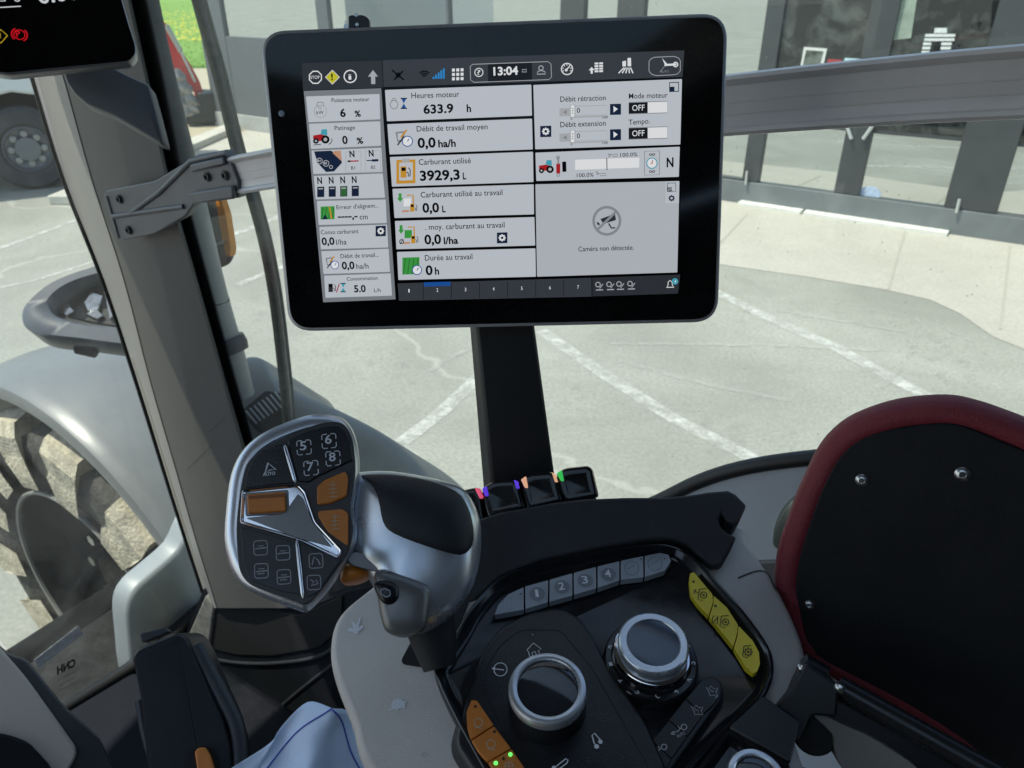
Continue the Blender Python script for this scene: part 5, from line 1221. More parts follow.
MB().tube([SP.pw(x, y, -.05) for x, y in cr([(240, 735), (262, 722), (300, 690), (345, 655)], 5, False)], .0035, 8).build("wall_ridge", CHAR, trac)
MB().slab(WS, ccw(WS.P([(62, 714), (132, 669), (206, 606), (226, 590), (340, 600), (430, 860), (40, 860)])), -.03, -.002).build("front_bulkhead", mat("bulkhead_navy_black", (.010, .0125, .017), .55, spec=.12, bump=.25, bscale=700), trac, smooth=False)
bm = [WS.pw(x, y, .004) for x, y in ((60, 712), (96, 690), (132, 668), (172, 636), (206, 604))]
MB().tube(bm, [.011, .012, .013, .013, .011], 12).build("windscreen_lower_seal", BLKMATT, trac)
b = MB(); p = [(186, 640), (205, 596), (214, 606), (208, 652), (196, 672), (184, 660)]
b.slab(SP, rnd(ccw(SP.P(p, -.04)), .006), -.07, -.04); b.build("dusty_pillar_foot", mat("dusty_foot_grey", (.20, .19, .17), .7, noise=.4, nscale=60, dust=.6), trac, bevel=.004)
FP = Plane(at(110, 730, 1.28), (.1, -.25, .95), (1, 0, 0))
MB().slab(FP, rnd(ccw(FP.P([(64, 714), (134, 672), (170, 690), (260, 860), (120, 860), (100, 775)])), .01), -.03, 0).build("toe_board", mat("toe_board_blue_grey", (.007, .0095, .014), .6, spec=.08, bump=.2, bscale=500, dust=.01), trac, bevel=.004)
DP = Plane(at(40, 720, .92), (.5, -.62, .6), (1, 0, 0))
MB().slab(DP, rnd(ccw(DP.P([(-90, 560), (-40, 612), (8, 655), (26, 660), (64, 708), (100, 740), (130, 800), (60, 860), (-120, 860)], -.012)), .008), -.04, -.012).build("dash_edge", mat("dash_edge_grey", (.085, .085, .088), .5, dust=.1), trac, bevel=.004)
MB().slab(DP, rnd(ccw(DP.P([(-90, 590), (-20, 628), (0, 648), (26, 678), (79, 752), (62, 780), (40, 860), (-120, 860)])), .012), -.012, .004).build("dash_panel", mat("dash_sunlit_beige", (.74, .62, .51), .5, bump=.2, bscale=900), trac, bevel=.006)  # warmer, paler beige puts sunlight into the panel's colour
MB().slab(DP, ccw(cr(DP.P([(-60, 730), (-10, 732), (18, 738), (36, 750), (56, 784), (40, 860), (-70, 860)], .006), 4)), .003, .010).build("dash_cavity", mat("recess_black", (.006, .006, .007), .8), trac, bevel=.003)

# ================================================================== LEVER HOUSING AND PAPER
LH = Plane(at(180, 700, .93), (.16, -.62, .74), (1, 0, 0))
lhr = thing("lever_housing", LH.pw(190, 768, -.05), "black plastic lever housing with an orange latch, standing below the windscreen corner", "lever")
px = [(130.5, 657), (136.4, 648), (176, 631.6), (186, 635), (197, 656), (211, 691), (223, 717), (231, 745), (234, 790), (222, 860), (160, 860), (146, 768), (140, 703), (134, 672)]
b = MB(); pl_ = rnd(ccw(LH.P(px)), .008)
b.loft([[LH.w(u, v, h) for u, v in (inset(pl_, i) if i else pl_)] for i, h in ((-.006, -.10), (-.002, -.04), (0, -.012), (.001, -.004), (.004, -.0005), (.009, 0))]); b.build("housing", mat("lever_black_plastic", (.013, .014, .017), .45, spec=.3, bump=.2, bscale=900, dust=.02), lhr, ang=40)
MB().slab(LH, rnd(ccw(LH.P([(141, 634), (166, 627.6), (170, 632), (143, 643)], -.02)), .003), -.035, -.014).build("top_catch", CHAR, lhr, bevel=.003)
MB().slab(LH, rnd(ccw(LH.P([(184, 762), (188, 752), (196, 747), (210, 746), (219, 756), (222, 800), (186, 800)], .001)), .006), -.002, .0012).build("latch_slot", mat("recess_black", (.006, .006, .007), .8), lhr)
MB().slab(LH, rnd(ccw(LH.P([(195, 752), (198, 748), (205, 747), (210, 755), (214, 768), (220, 800), (202, 800)], .006)), .004), 0, .009).build("latch", ORANGE, lhr, bevel=.003)
MB().tube([LH.pw(x, y, -.012) for x, y in cr([(196, 646), (208, 670), (224, 700), (236, 726), (240, 760), (236, 800)], 5, False)], .010, 12).build("side_rib", CHAR, lhr)
MB().tube([LH.pw(x, y, -.03) for x, y in cr([(140, 700), (146, 735), (156, 770), (160, 800)], 5, False)], .006, 10).build("side_rib", CHAR, lhr)
PA = Plane(at(300, 750, .80), (.12, -.60, .78), (1, 0, 0)); PB = None
pr = thing("paper_sheet", PA.pw(300, 790, -.02), "folded white paper sheet with blue printed lines lying beside the console", "paper")
PAPER = mat("paper_skylit", (.66, .77, .93), .7, noise=.04, nscale=20, bump=.1, bscale=40)  # white sheet; the blue is skylight put into its colour
def pp_(u, v):
    """sheet coordinates: u across (0 left edge, 1 right edge), v down; a soft fold runs at u = .62"""
    tp = cr([(206, 786), (232, 768), (270, 743), (282, 726), (307.5, 702), (333, 708.4), (347, 711), (355, 731), (366, 752)], 6, False)
    bt = cr([(150, 880), (175, 872), (205, 862), (225, 850), (250, 845), (280, 838), (305, 842), (335, 848), (372, 852)], 6, False)
    i = u * (len(tp) - 1); k = min(int(i), len(tp) - 2); f = i - k
    x0, y0 = [tp[k][j] + (tp[k + 1][j] - tp[k][j]) * f for j in (0, 1)]; x1, y1 = [bt[k][j] + (bt[k + 1][j] - bt[k][j]) * f for j in (0, 1)]
    fold = .016 * math.exp(-((u - .62) / .10) ** 2) - .05 * max(u - .66, 0)
    wr = .0022 * math.sin(17 * u + 5 * v) * math.cos(9 * v + 4 * u) + .0012 * math.sin(31 * u - 13 * v) + .003 * math.sin(6 * v + 2) * (1 - u)
    h = fold + wr
    return PA.pw(x0 + (x1 - x0) * v, y0 + (y1 - y0) * v, h)
b = MB(); NU, NV = 44, 24
ks = [b.add([pp_(i / NU, j / NV) for i in range(NU + 1)]) for j in range(NV + 1)]
for j in range(NV):
    for i in range(NU): b.face(ks[j] + i, ks[j + 1] + i, ks[j + 1] + i + 1, ks[j] + i + 1)
sh = b.build("sheet", PAPER, pr, ang=80); so = sh.modifiers.new("thick", 'SOLIDIFY'); so.thickness = .0006
BLUEP = mat("blue_print", (.03, .06, .42), .6)
for uv_ in ([(.62, .0), (.56, .12), (.47, .28), (.38, .46), (.26, .7)], [(.625, .01), (.70, .06), (.78, .12), (.87, .18), (.95, .25)]):
    MB().tube([pp_(u, v) + PA.n * .0005 for u, v in cr(uv_, 6, False)], .0008, 6).build("blue_line", BLUEP, pr)

# ================================================================== ACCESSORY RAIL WITH BRACKET
rail = thing("accessory_rail", SP.pw(600, 128, -.02), "bronze grey metal rail running behind the monitor, bolted to the pillar by a cast bracket", "rail")
ctr = [(224, 177.4), (271, 169), (380, 150.6), (480, 135.4), (600, 119.8), (700, 108.6), (800, 99), (920, 89), (1024, 82), (1120, 76.5)]
prof = [(-.0255, -.012), (-.0262, -.004), (-.0252, .0025), (-.0222, .0045), (-.0192, .0025), (-.018, -.001), (-.0172, -.0015), (-.009, -.0018), (-.0087, -.0026), (-.0080, -.0026), (-.0077, -.0018), (.0012, -.0016), (.0015, -.0024), (.0022, -.0024), (.0025, -.0016), (.0125, -.0016), (.016, -.0008), (.0182, .0028), (.0214, .0048), (.0245, .0035), (.0258, -.001), (.0252, -.012)]
cu_ = cr(ctr, 4, False); CP = [Vector(SP.uv(*p)) for p in cu_]; CP += [CP[-1] + (CP[-1] - CP[-4]).normalized() * k for k in (.1, .25, .45)]
b = MB(); rings = []
for i, p in enumerate(CP):
    d = (CP[min(i + 1, len(CP) - 1)] - CP[max(i - 1, 0)]).normalized(); q = Vector((-d.y, d.x))
    rings.append([SP.w(*(p + q * dv), h) for dv, h in prof])
b.loft(rings); b.build("rail_profile", RAILM, rail, ang=30)
BP = SP.off(.004)
br_px = [(103, 197), (106, 190.6), (154.4, 181), (191, 158.7), (196, 155), (226.4, 150), (227.6, 155), (238, 182), (238.4, 198), (195, 203), (184.5, 217), (154.4, 234), (123, 240.6), (116, 236)]
bk = MB().slab(BP, rnd(ccw(BP.P(br_px)), .003), -.014, 0).build("bracket", BRKT, rail, bevel=.0022, seg=3)
for path, r in (([(130, 214), (160, 192), (191, 161), (227, 152.6)], .0042), ([(113, 216.4), (136, 213), (184, 206.4)], .0042), ([(107, 196), (119, 238)], .0025)):
    MB().tube([BP.pw(x, y, .0002) for x, y in path], r, 12).build("bracket_rib", BRKT, bk)
MB().slab(BP, ccw(BP.P([(193, 192), (236, 184.6), (238, 198), (195, 203.4)])), 0, .008).build("bracket_clamp", BRKT, bk, bevel=.003)
MB().slab(BP, ccw(BP.P([(192, 164), (226, 156), (228, 164.4), (194, 172)])), 0, .006).build("bracket_clamp", BRKT, bk, bevel=.003)
for x, y, r in ((120, 199, .0062), (129.4, 230, .0062), (208, 176.6, .0058), (225.8, 175.2, .0058)):
    MB().lathe(BP, BP.uv(x, y), [(r * 1.3, 0), (r * 1.3, .0012), (r, .0016), (r, .0042), (r * .55, .0045), (r * .5, .0018), (0, .0018)], 20).build("bolt", mat("bolt_dark", (.05, .052, .056), .35, metal=.7), bk)

# ================================================================== INSTRUMENT DISPLAY
ID = Plane(at(60, 20, .80), (.28, -.80, .50), (1, 0, -.05))
ins = thing("instrument_display", ID.pw(60, 72, -.03), "dark instrument display at the top of the pillar with a red parking brake lamp", "display")
dpx = [(-190, -60), (40, -160), (96, -90), (120.6, -4), (128, 22), (135.6, 46), (135.6, 55), (129, 61.6), (90, 65.4), (40, 70.2), (8, 73.6), (-2, 72.4), (-60, 60)]
dp = rnd(ccw(ID.P(dpx)), .004)
b = MB(); b.loft([[ID.w(u, v, h) for u, v in (inset(dp, i) if i else dp)] for i, h in ((.006, -.022), (.0006, -.016), (-.0004, -.004), (-.0002, .0004), (.0003, .0008))]); b.build("bezel", mat("display_bezel_silver", (.30, .30, .31), .3, metal=.7), ins, ang=50)
MB().slab(ID, inset(dp, .0004), -.002, .0013).build("display_glass", mat("instrument_glass", (.003, .003, .0035), .06, spec=.35), ins)
hI = .0016
UI = (Vector(ID.uv(61, 20)) - Vector(ID.uv(60, 20))).length
b = MB().mat(lit("instrument_white", 215, 218, 222)); b.text(ID, "0.00", (40, 4.6), (80, -.4), 15, hI); b.stroke(ID, ID.P([(-30, 9), (0, 7.4), (21, 6.2)], hI), 1.2 * UI, hI); b.text(ID, "km/h", (80, -1), (95, -3), 6, hI)
b.stroke(ID, circ(ID.uv(17, -1, hI), .0024, 12), 1.3 * UI, hI, True); b.stroke(ID, ID.P([(0, 1), (5, 1), (5, -6), (0, -6)], hI), 1.1 * UI, hI)
b.build("speed_readout", None, ins, smooth=False)
RL = lit("warning_red", 205, 22, 34); c = ID.uv(19.4, 34.6, hI); b = MB().mat(RL); b.stroke(ID, circ(c, 5.4 * UI, 24), 1.0 * UI, hI, True)
for s in (0, math.pi): b.stroke(ID, [(c[0] + 7.6 * UI * math.cos(s + a / 8 * 1.9 - .95), c[1] + 7.6 * UI * math.sin(s + a / 8 * 1.9 - .95)) for a in range(9)], 1.3 * UI, hI)
b.text(ID, "P", (17.2, 38), (21.6, 37.6), 6.6, hI); b.build("brake_lamp", None, ins, smooth=False)
b = MB().mat(lit("warning_yellow", 190, 160, 40)); b.stroke(ID, ID.P([(-6, 36), (1, 29.6), (7.4, 35.6), (1, 43)], hI), 1.2 * UI, hI, True); b.text(ID, "!", (.4, 38.6), (1.8, 38.6), 5, hI); b.build("warning_lamp", None, ins, smooth=False)
HG2 = Plane(at(105, 100, .88), (.2, -.86, .40), (1, 0, 0))
cpx = [(60, 50), (62.5, 70), (66, 82), (74, 94), (86, 104), (112, 114.6), (143, 133), (160, 143.4), (164, 142), (156, 110), (148.6, 84), (130, 76), (110, 66), (104, 50)]
b = MB(); hp2 = rnd(ccw(HG2.P(cpx)), .004); b.loft([[HG2.w(u, v, h) for u, v in (inset(hp2, i) if i else hp2)] for i, h in ((.004, -.05), (0, -.03), (0, -.004), (.0012, -.0008), (.003, .0002))]); b.build("mount_cover", mat("mount_cover_blue_grey", (.085, .092, .105), .38, bump=.1, bscale=900), ins, ang=40)

# ================================================================== OUTDOORS
GP = Plane((0, 0, 0), (0, 0, 1), (1, 0, 0))
def gw(px, py): return GP.uv(px, py)
def sheet(name, pts, z, m, label=None):
    b = MB(); b.flat(GP, pts, z); o = b.build(name, m, None, smooth=False); o['kind'] = 'structure'; return o
sheet("ground", [(-900, -900), (900, -900), (900, 900), (-900, 900)], 0, GROUND)
VO = GP.w(*gw(720, 200)); VE = GP.w(*gw(1024, 245)); VX = (VE - VO).normalized()
V = Plane(VO, (VX.y, -VX.x, 0) if (VX.y * (C - VO).x - VX.x * (C - VO).y) > 0 else (-VX.y, VX.x, 0), VX)
def vu(px, py): return V.uv(px, py)[0]
def vz(px, py): return V.uv(px, py)[1]
uL = vu(212, 100); uR = 7.5
apx = [gw(*p) for p in ((718, 264.5), (806, 277), (880, 289), (930, 300), (960, 314), (993, 337), (1030, 352))]
far = [V.w(uR + 2, 0, .0)[:2], V.w(uL, 0, .0)[:2], V.w(uL, 0, 2.6)[:2]]
d0 = (Vector(apx[0]) - Vector(V.w(0, 0, 0)[:2]))
sheet("apron", [tuple(V.w(uR + 2, 0, 3.1)[:2])] + [tuple(x) for x in far] + [tuple(V.w(vu(520, 170), 0, 2.2)[:2])] + apx, .004, APRON)
for p in ([(747, 214), (714, 250)], [(905, 231), (888, 290)], [(1010, 246), (1000, 330)]):
    b = MB(); b.stroke(GP, [gw(*q) for q in p], .025, .008); o = b.build("apron_joint", mat("joint_soft", (.40, .385, .335), .9), None, smooth=False); o['kind'] = 'structure'
lines = [([(690, 280), (718, 293.5), (778, 322.5), (832, 346), (919, 393), (960, 416)], .13), ([(541, 331), (600, 372), (675, 420), (755, 460), (800, 486)], .12), ([(398, 446), (440, 414), (476, 380), (530, 330)], .11), ([(-40, 264), (0, 249), (72, 222), (130, 201), (200, 176)], .09), ([(225, 238), (262, 224), (300, 208), (360, 186)], .11), ([(238, 285), (280, 268), (320, 250)], .09), ([(-20, 292), (30, 282), (70, 270), (110, 256)], .05), ([(360, 452), (398, 446), (420, 462), (450, 490)], .08)]
for p, w in lines:
    b = MB(); b.stroke(GP, [gw(*q) for q in p], w, .004); o = b.build("painted_line", LINE, None, smooth=False); o['kind'] = 'structure'
cracks = [[(610, 344), (680, 345), (760, 346), (840, 349), (900, 352)], [(775, 311), (840, 321), (905, 333)], [(918, 320), (912, 350), (880, 390)], [(930, 318), (958, 336), (972, 342)], [(430, 372), (470, 350), (520, 342)], [(620, 362), (700, 384), (790, 402)]]
rnd_ = random.Random(3)
for p in cracks:
    pts = cr(p, 5, False); pts = [(x + rnd_.uniform(-1.2, 1.2), y + rnd_.uniform(-.8, .8)) for x, y in pts]
    b = MB(); b.stroke(GP, [gw(*q) for q in pts], .045, .006); o = b.build("ground_crack", CRACK, None, smooth=False); o['kind'] = 'structure'

MARK = worn("dark_tyre_mark", (.25, .25, .22), .52, 1.35)
for p, w in (([(700, 318), (800, 312), (900, 328), (980, 372)], .55), ([(560, 395), (640, 405), (720, 440), (800, 452)], .5), ([(880, 330), (930, 345), (940, 385), (900, 430)], .45), ([(240, 300), (330, 350), (420, 380)], .5)):
    b = MB(); b.stroke(GP, [gw(*q) for q in cr(p, 6, False)], w, .010); o = b.build("tyre_mark", MARK, None, smooth=False); o['kind'] = 'structure'

# shop building
shop = thing("shop_building", V.w(0, 0, -.4), "dark grey shop building with a row of reflecting glass doors across the pale apron", "building")
HT = 4.0
MB().box(V, uL, uR, 0, HT, -5.0, -.16).build("building_body", WALLG, shop)
MB().box(V, uL - .1, uR + .1, HT + .003, HT + .25, -5.1, .1).build("roof_edge", FRAMEG, shop)
# each bay: (left, right, sill, head)
uA0, uA1 = vu(644, 12), vu(745, 158)
bays = [(vu(222, 20), vu(316, 15), 1.76, 3.2), (vu(327, 12), vu(445, 10), 1.5, 3.2), (vu(448, 10), vu(560, 10), 1.0, 3.2), (vu(584, 10), vu(617, 10), .35, 3.2), (uA0, uA1, vz(743, 179), 3.2),
        ((vu(764.5, 136.4) + vu(758, 183.2)) / 2, (vu(834.8, 193) + vu(844.5, 130.5)) / 2, vz(797, 188), 3.2), ((vu(871, 137) + vu(859, 196)) / 2, (vu(944, 207.7) + vu(960.6, 141)) / 2, vz(900, 201.5), 3.2),
        ((vu(1016, 148) + vu(997.7, 213.5)) / 2, vu(1016, 148) + 1.5, vz(997.7, 213.5), 3.2), (vu(1016, 148) + 1.9, uR - .2, vz(997.7, 213.5), 3.2)]
b = MB(); prev = uL
for k, (u0, u1, z0, z1) in enumerate(bays):
    m_ = WALLG if k < 3 else FRAMEG
    MB().box(V, prev, u0, .30, HT, -.16, 0 if k != 1 else -.004).build("mullion" if k else "wall_panel", m_, shop, bevel=.008)
    MB().box(V, u0 + .001, u1 - .001, .30, z0, -.16, -.006).build("bottom_rail", m_, shop, bevel=.006)
    MB().box(V, u0 + .001, u1 - .001, z1, HT, -.16, -.006).build("header_panel", m_, shop, bevel=.006)
    if k < 5:
        MB().box(V, u0 - .01, u1 + .01, z0 - .01, z1 + .01, -.10, -.06).build("window_pane", SHOPGL, shop, smooth=False)
    else:
        zs = vz(915, 136)
        MB().box(V, u0 - .01, u1 + .01, z0 - .01, zs - .012, -.10, -.06).build("window_pane", SHOPGL, shop, smooth=False)
        MB().box(V, u0 - .01, u1 + .01, zs + .012, z1 + .01, -.10, -.06).build("window_pane", SHOPGL2, shop, smooth=False)
        MB().box(V, u0 + .001, u1 - .001, zs - .02, zs + .02, -.11, -.05).build("glazing_bar", FRAMEG, shop)
    prev = u1
MB().box(V, prev, uR, .30, HT, -.16, 0).build("mullion", FRAMEG, shop, bevel=.008)
MB().box(V, vu(600, 150), uR, .0, .296, -.16, .02).build("plinth", PLINTHG, shop, bevel=.006)
MB().box(V, uL, vu(600, 150) - .003, .0, .296, -.16, .03).build("plinth", mat("pale_plinth", (.40, .41, .40), .7, noise=.1, nscale=5), shop, bevel=.006)
for p0, p1 in (((741.5, 206), (805, 216.6)), ((806, 216.7), (951, 236))):
    b = MB(); a0, a1 = vu(p0[0], p0[1] - 3), vu(p1[0], p1[1] - 4); b.box(V, a0, a1 - .02, .0, .05, .02, .16); b.build("threshold_strip", mat("bright_threshold", (.72, .71, .66), .6, noise=.1, nscale=8), shop, bevel=.006)
HDL = mat("door_handle_white", (.55, .57, .56), .35, metal=.4)
for pa, pb, w in (((747, 171), (745.6, 184.6), .016), ((959.6, 199), (956.4, 212.6), .018)):
    MB().tube([V.pw(*pa, .05), V.pw(*pb, .05)], w, 10).build("door_handle", HDL, shop)
for pa, pb in (((846.4, 124), (851.4, 139)), ((874.6, 123), (863, 139))):
    MB().tube([V.pw(*pa, .03), V.pw(*pb, .03)], .022, 8).build("door_pull", HDL, shop)
c = V.uv(869, 193); 
MB().slab(V, ccw([(c[0] + .13 * math.cos(a * .2618), c[1] - .02 + .09 * math.sin(a * .2618)) for a in range(24)]), -.06, -.052).build("door_sticker", mat("sticker_pale_blue", (.45, .55, .72), .5, noise=.3, nscale=30), shop)
# things standing behind / fixed on the glass
def vq(pts, h): return ccw([V.uv(x, y, h) for x, y in pts])
pb_ = thing("window_poster", V.pw(812, 72, 0), "picture poster with a white border fixed to the shop window above the rail", "poster")
MB().slab(V, vq([(799, 74), (804, 47), (827, 48.6), (822, 71)], -.05), -.058, -.05).build("poster_border", mat("poster_white", (.7, .71, .68), .6), pb_)
MB().slab(V, vq([(802, 69), (806, 50), (823.6, 51.4), (819.6, 66)], -.046), -.05, -.047).build("poster_picture", mat("poster_picture", (.13, .15, .13), .6, noise=.9, nscale=7), pb_)
o = MB().slab(V, vq([(826, 67), (828, 59), (842, 60), (841, 65)], -.05), -.058, -.048).build("window_sign", mat("sign_red", (.42, .05, .06), .5, noise=.3, nscale=9)); tag(o, "small red sign in the shop window right of the poster", "sign")
o = MB().slab(V, vq([(842, 67), (845, 58), (862, 59), (860, 66)], -.05), -.058, -.048).build("window_sign", mat("sign_pale_cyan", (.50, .68, .74), .5)); tag(o, "small pale cyan sign in the shop window beside the red one", "sign")
pc = thing("leaflet_rack", V.pw(936, 58, 0), "white leaflet rack behind the shop glass just above the rail", "rack")
for k in range(7):
    y = 34 + k * 4.2
    if k < 2 or k == 6: seg = [(925 - k * .7, 955 - k * .8)]
    else: seg = [(924.6 - k * .8, 932.6 - k * .8), (942.6 - k * .7, 953 - k * .8)]
    for x0, x1 in seg: MB().slab(V, vq([(x0, y + 2.8), (x0 + .4, y), (x1 + .4, y), (x1, y + 2.8)], -.05), -.058, -.042).build("leaflet_shelf", mat("leaflet_white", (.70, .73, .72), .6, noise=.15, nscale=40), pc)
MB().slab(V, vq([(934, 33), (935, 28), (947, 28), (947, 33)], -.05), -.058, -.04).build("rack_top", mat("leaflet_white", (.70, .73, .72), .6), pc)
o = MB().slab(V, vq([(893, 40), (901, -8), (918, -8), (911, 38)], -.05), -.058, -.045).build("window_banner", mat("banner_pale_green", (.30, .36, .30), .7, noise=.3, nscale=6)); tag(o, "pale green vertical banner strip in the shop window", "banner")

# lawn, gravel, kerb
def gnoise(name, a, b_, sc, bump=.5):
    m, nt, N, L = nodes(name); tc = N("ShaderNodeTexCoord").outputs["Object"]; f = ramp(N, L, noise(N, L, tc, sc, 8, .7), .32, .68); f2 = ramp(N, L, noise(N, L, tc, sc * 9, 5), .3, .7)
    c = mixc(N, L, math_(N, L, 'MULTIPLY', math_(N, L, 'ADD', f, f2), .6), a, b_); p = N("ShaderNodeBsdfPrincipled"); L(c, p.inputs["Base Color"]); p.inputs["Roughness"].default_value = .9
    o = N("ShaderNodeOutputMaterial"); L(p.outputs[0], o.inputs[0]); return m
lw_pts = [gw(60, 72), gw(262, 67), gw(330, 26), gw(300, -5), gw(-100, -5), gw(-60, 40)]
sheet("grass_bank", lw_pts, .02, gnoise("lawn_green", (.10, .22, .03), (.24, .40, .07), .9))
b = MB(); rg_ = random.Random(5)
c0 = [Vector(p) for p in lw_pts]
base_a, base_b = Vector(gw(150, 69)), Vector(gw(232, 67.5)); deep_a, deep_b = Vector(gw(150, 3)), Vector(gw(232, 3))
gb = MB(); 
for k in range(9000):
    s_, t_ = rg_.random(), rg_.random() ** 2.2
    p = (base_a.lerp(base_b, s_)).lerp(deep_a.lerp(deep_b, s_), t_); hgt = rg_.uniform(.04, .10); a = rg_.uniform(0, 6.28); w = rg_.uniform(.006, .016) * (1 + t_)
    d = Vector((math.cos(a), math.sin(a), 0)) * w; tip = Vector((rg_.uniform(-.15, .15), rg_.uniform(-.15, .15), hgt)); q = Vector((p.x, p.y, .02))
    i = gb.add([q - d, q + d, q + tip]); gb.face(i, i + 1, i + 2)
o = gb.build("grass", mat("grass_blade", (.17, .33, .05), .7, noise=.35, nscale=1.5), None, smooth=False); tag(o, None, None, None, "stuff")
fb_ = MB()
for k in range(420):
    s_, t_ = rg_.random(), .12 + .5 * rg_.random() ** 1.5
    p = (base_a.lerp(base_b, s_)).lerp(deep_a.lerp(deep_b, s_), t_ * .9); r = rg_.uniform(.04, .10) * (1 + t_)
    z = rg_.uniform(.08, .16)
    i = fb_.add([Vector((p.x + r * math.cos(j * 1.047), p.y + r * math.sin(j * 1.047), z + .02 * (j % 2))) for j in range(6)] + [Vector((p.x, p.y, z + .06))])
    for j in range(6): fb_.face(i + j, i + (j + 1) % 6, i + 6)
o = fb_.build("flowers", mat("dandelion_yellow", (.62, .52, .04), .7), None, smooth=False); tag(o, None, None, None, "stuff")
sheet("gravel_strip", [gw(100, 205), gw(182, 152), gw(240, 133), gw(300, 110), gw(300, 60), gw(60, 64), gw(60, 120)], .008, gnoise("sandy_gravel", (.34, .29, .20), (.50, .45, .34), 3.5))
kp = [gw(175, 160), gw(208, 144), gw(238, 132)]
b = MB(); kk = []
a0, a1 = Vector(kp[0]), Vector(kp[2]); d = (a1 - a0).normalized(); q = Vector((-d.y, d.x))
a0 -= d * 3; a1 += d * .2
pts = [tuple(a0), tuple(a1), tuple(a1 + q * .34), tuple(a0 + q * .34)]
MB().slab(GP, pts, 0, .12).build("kerb", mat("kerb_stone", (.52, .50, .45), .8, noise=.15, nscale=4), None, bevel=.015)['kind'] = 'structure'

# red implement
gp0 = GP.w(*gw(203, 124)); IP = Plane(gp0, (.42, -.91, 0), (1, 0, 0))
imp = thing("red_implement", gp0, "red hydraulic arm implement on a black frame parked at the edge of the grass", "implement")
IRED = mat("implement_red", (.66, .04, .032), .35, noise=.12, nscale=4, coat=.3)
boom = [(159, 24), (164, 21), (170, 30), (179, 47), (191, 65), (201, 84), (201, 94), (196, 95), (186, 84), (172, 66), (166, 50)]
MB().slab(IP, rnd(ccw(IP.P(boom, .1)), .05), -.1, .1).build("boom", IRED, imp, bevel=.03)
MB().slab(IP, rnd(ccw(IP.P([(193, 84), (200, 82), (203, 92), (203.6, 104), (198, 105), (195, 96)], .16)), .03), -.16, .16).build("boom_link", IRED, imp, bevel=.02)
MB().tube([IP.pw(166, 25, .2), IP.pw(181, 52, .2)], .05, 14).build("hydraulic_cylinder", ZINC, imp)
MB().tube([IP.pw(181, 52, .2), IP.pw(195, 82, .2)], .028, 12).build("piston_rod", CHROME, imp)
MB().slab(IP, ccw(IP.P([(198, 93), (216, 93.4), (223, 122), (187, 124.6), (186, 117), (201, 114)], .4)), -.4, .4).build("black_frame", mat("frame_black", (.025, .026, .028), .55), imp, bevel=.03)
for k, (x, y, r) in enumerate(((178, 76, .16), (184, 88, .18), (190, 100, .17), (183, 104, .15), (188, 113, .16), (193, 108, .14), (176, 92, .15))):
    MB().tube([IP.pw(x - 3, y - 4, .25), IP.pw(x, y, .3), IP.pw(x + 4, y + 3, .25)], r * .75, 10).build("hydraulic_valve", mat("valve_grey", (.28, .29, .29), .45, metal=.3, noise=.3, nscale=9), imp)

# white truck on the left
tg = GP.w(*gw(30, 190)); TP = Plane(tg, (.52, -.85, 0), (1, .6, 0))
trk = thing("parked_truck", tg, "white truck with a big dark wheel parked left of the pillar", "truck")
wc = TP.uv(28, 149)
bodyp = [(wc[0] - 3.5, .75), (wc[0] - 1.05, .75), (wc[0] - .74, wc[1] + .28), (wc[0] - .58, wc[1] + .54), (wc[0] - .31, wc[1] + .70), (wc[0], wc[1] + .76), (wc[0] + .31, wc[1] + .70), (wc[0] + .58, wc[1] + .54), (wc[0] + .74, wc[1] + .28), (wc[0] + 1.1, .8), (wc[0] + 1.5, .8), (wc[0] + 1.5, 3.1), (wc[0] - 3.5, 3.2)]
MB().slab(TP, bodyp, -2.3, 0).build("body", mat("truck_white", (.72, .73, .74), .35, coat=.3), trk, bevel=.04)
MB().box(TP, wc[0] - 1.3, wc[0] + 1.2, .3, wc[1] + .95, -2.2, -.5).build("wheel_arch", mat("arch_black", (.02, .02, .022), .8), trk)
for u0, u1 in ((-3.2, -1.9), (-1.7, -.35), (-.15, 1.25)):
    MB().slab(TP, rnd([(wc[0] + u0, 2.02), (wc[0] + u1, 2.02), (wc[0] + u1, 2.75), (wc[0] + u0, 2.75)], .07), -2.33, -2.29).build("window", KNOBGL, trk, bevel=.01)
MB().box(TP, wc[0] - 3.45, wc[0] + 1.45, 1.86, 1.97, -2.34, -2.301).build("belt_trim", mat("truck_silver_trim", (.78, .80, .82), .3), trk)
tw = bpy.data.objects.new("wheel", None); COL.objects.link(tw); tw.parent = trk
RW = wc[1]
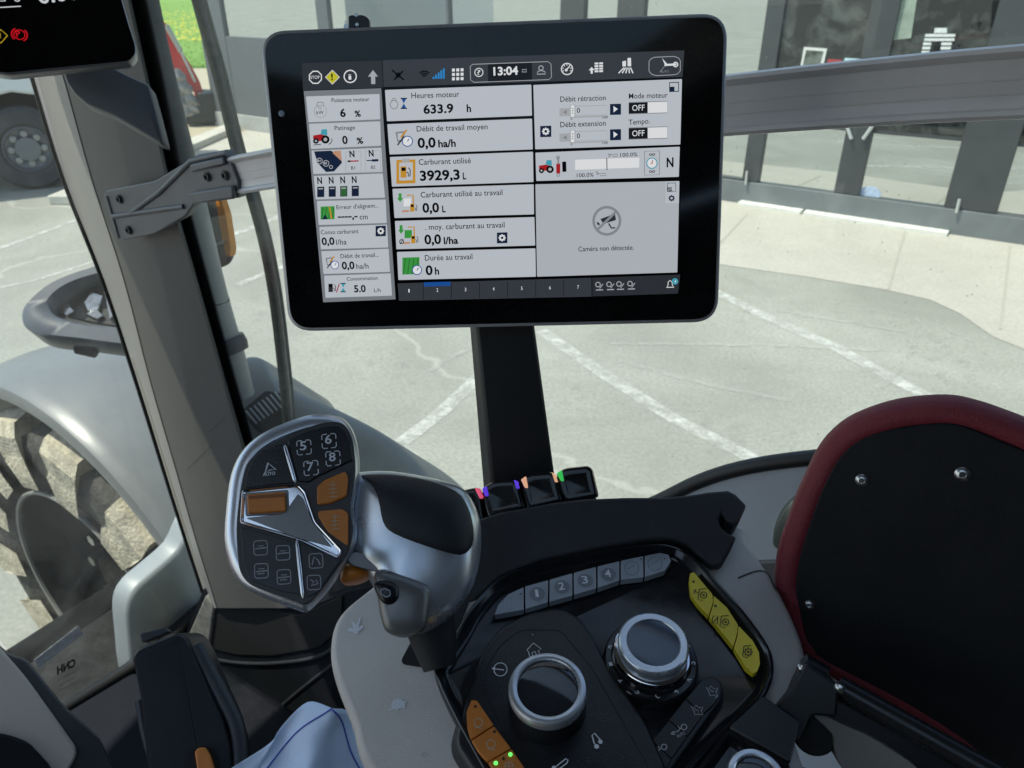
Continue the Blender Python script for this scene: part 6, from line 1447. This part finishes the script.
MB().lathe(TP, wc, [(RW * .55, .02), (RW * .62, .06), (RW * .9, .06), (RW * .985, .0), (RW, -.06), (RW, -.3), (RW * .9, -.36)], 48).build("tyre", mat("truck_tyre", (.05, .052, .056), .8, noise=.2, nscale=6), tw)
MB().lathe(TP, wc, [(RW * .56, .03), (RW * .52, .05), (RW * .48, -.03), (RW * .3, -.06), (RW * .28, .03), (0, .04)], 40).build("rim", mat("truck_rim_grey", (.17, .18, .19), .5, metal=.3), tw)
for k in range(8):
    a = k * math.pi / 4; MB().lathe(TP, (wc[0] + RW * .36 * math.cos(a), wc[1] + RW * .36 * math.sin(a)), [(.045, -.06), (.045, .0), (0, .01)], 10).build("wheel_nut", mat("nut_pale", (.3, .3, .3), .4, metal=.5), tw)

# ================================================================== LIGHT
SUN_EL, SUN_AZ = R_(64), math.atan2(-.986, -.16)
sd = Vector((math.sin(SUN_AZ) * math.cos(SUN_EL), math.cos(SUN_AZ) * math.cos(SUN_EL), math.sin(SUN_EL)))
sun = bpy.data.lights.new("sun", 'SUN'); sun.energy = 3.4; sun.angle = R_(.53); sun.color = (1, .955, .88)
so_ = bpy.data.objects.new("sun", sun); COL.objects.link(so_); so_.rotation_euler = sd.to_track_quat('Z', 'Y').to_euler(); so_.location = (0, 0, 30)
w = bpy.data.worlds.new("World"); scene.world = w; w.use_nodes = True; nt = w.node_tree
sky = nt.nodes.new("ShaderNodeTexSky"); sky.sky_type = 'NISHITA'; sky.sun_disc = False; sky.sun_elevation = SUN_EL; sky.sun_rotation = SUN_AZ; sky.air_density = 1.2; sky.dust_density = 1.2
bg = nt.nodes["Background"]; bg.inputs[1].default_value = .15; nt.links.new(sky.outputs[0], bg.inputs[0])
scene.view_settings.view_transform = 'Standard'; scene.view_settings.look = 'None'; scene.view_settings.exposure = EXPO; scene.view_settings.gamma = 1
scene.view_settings.use_curve_mapping = False
scene.cycles.max_bounces = 10; scene.cycles.transparent_max_bounces = 16; scene.cycles.sample_clamp_indirect = 6; scene.cycles.use_denoising = True
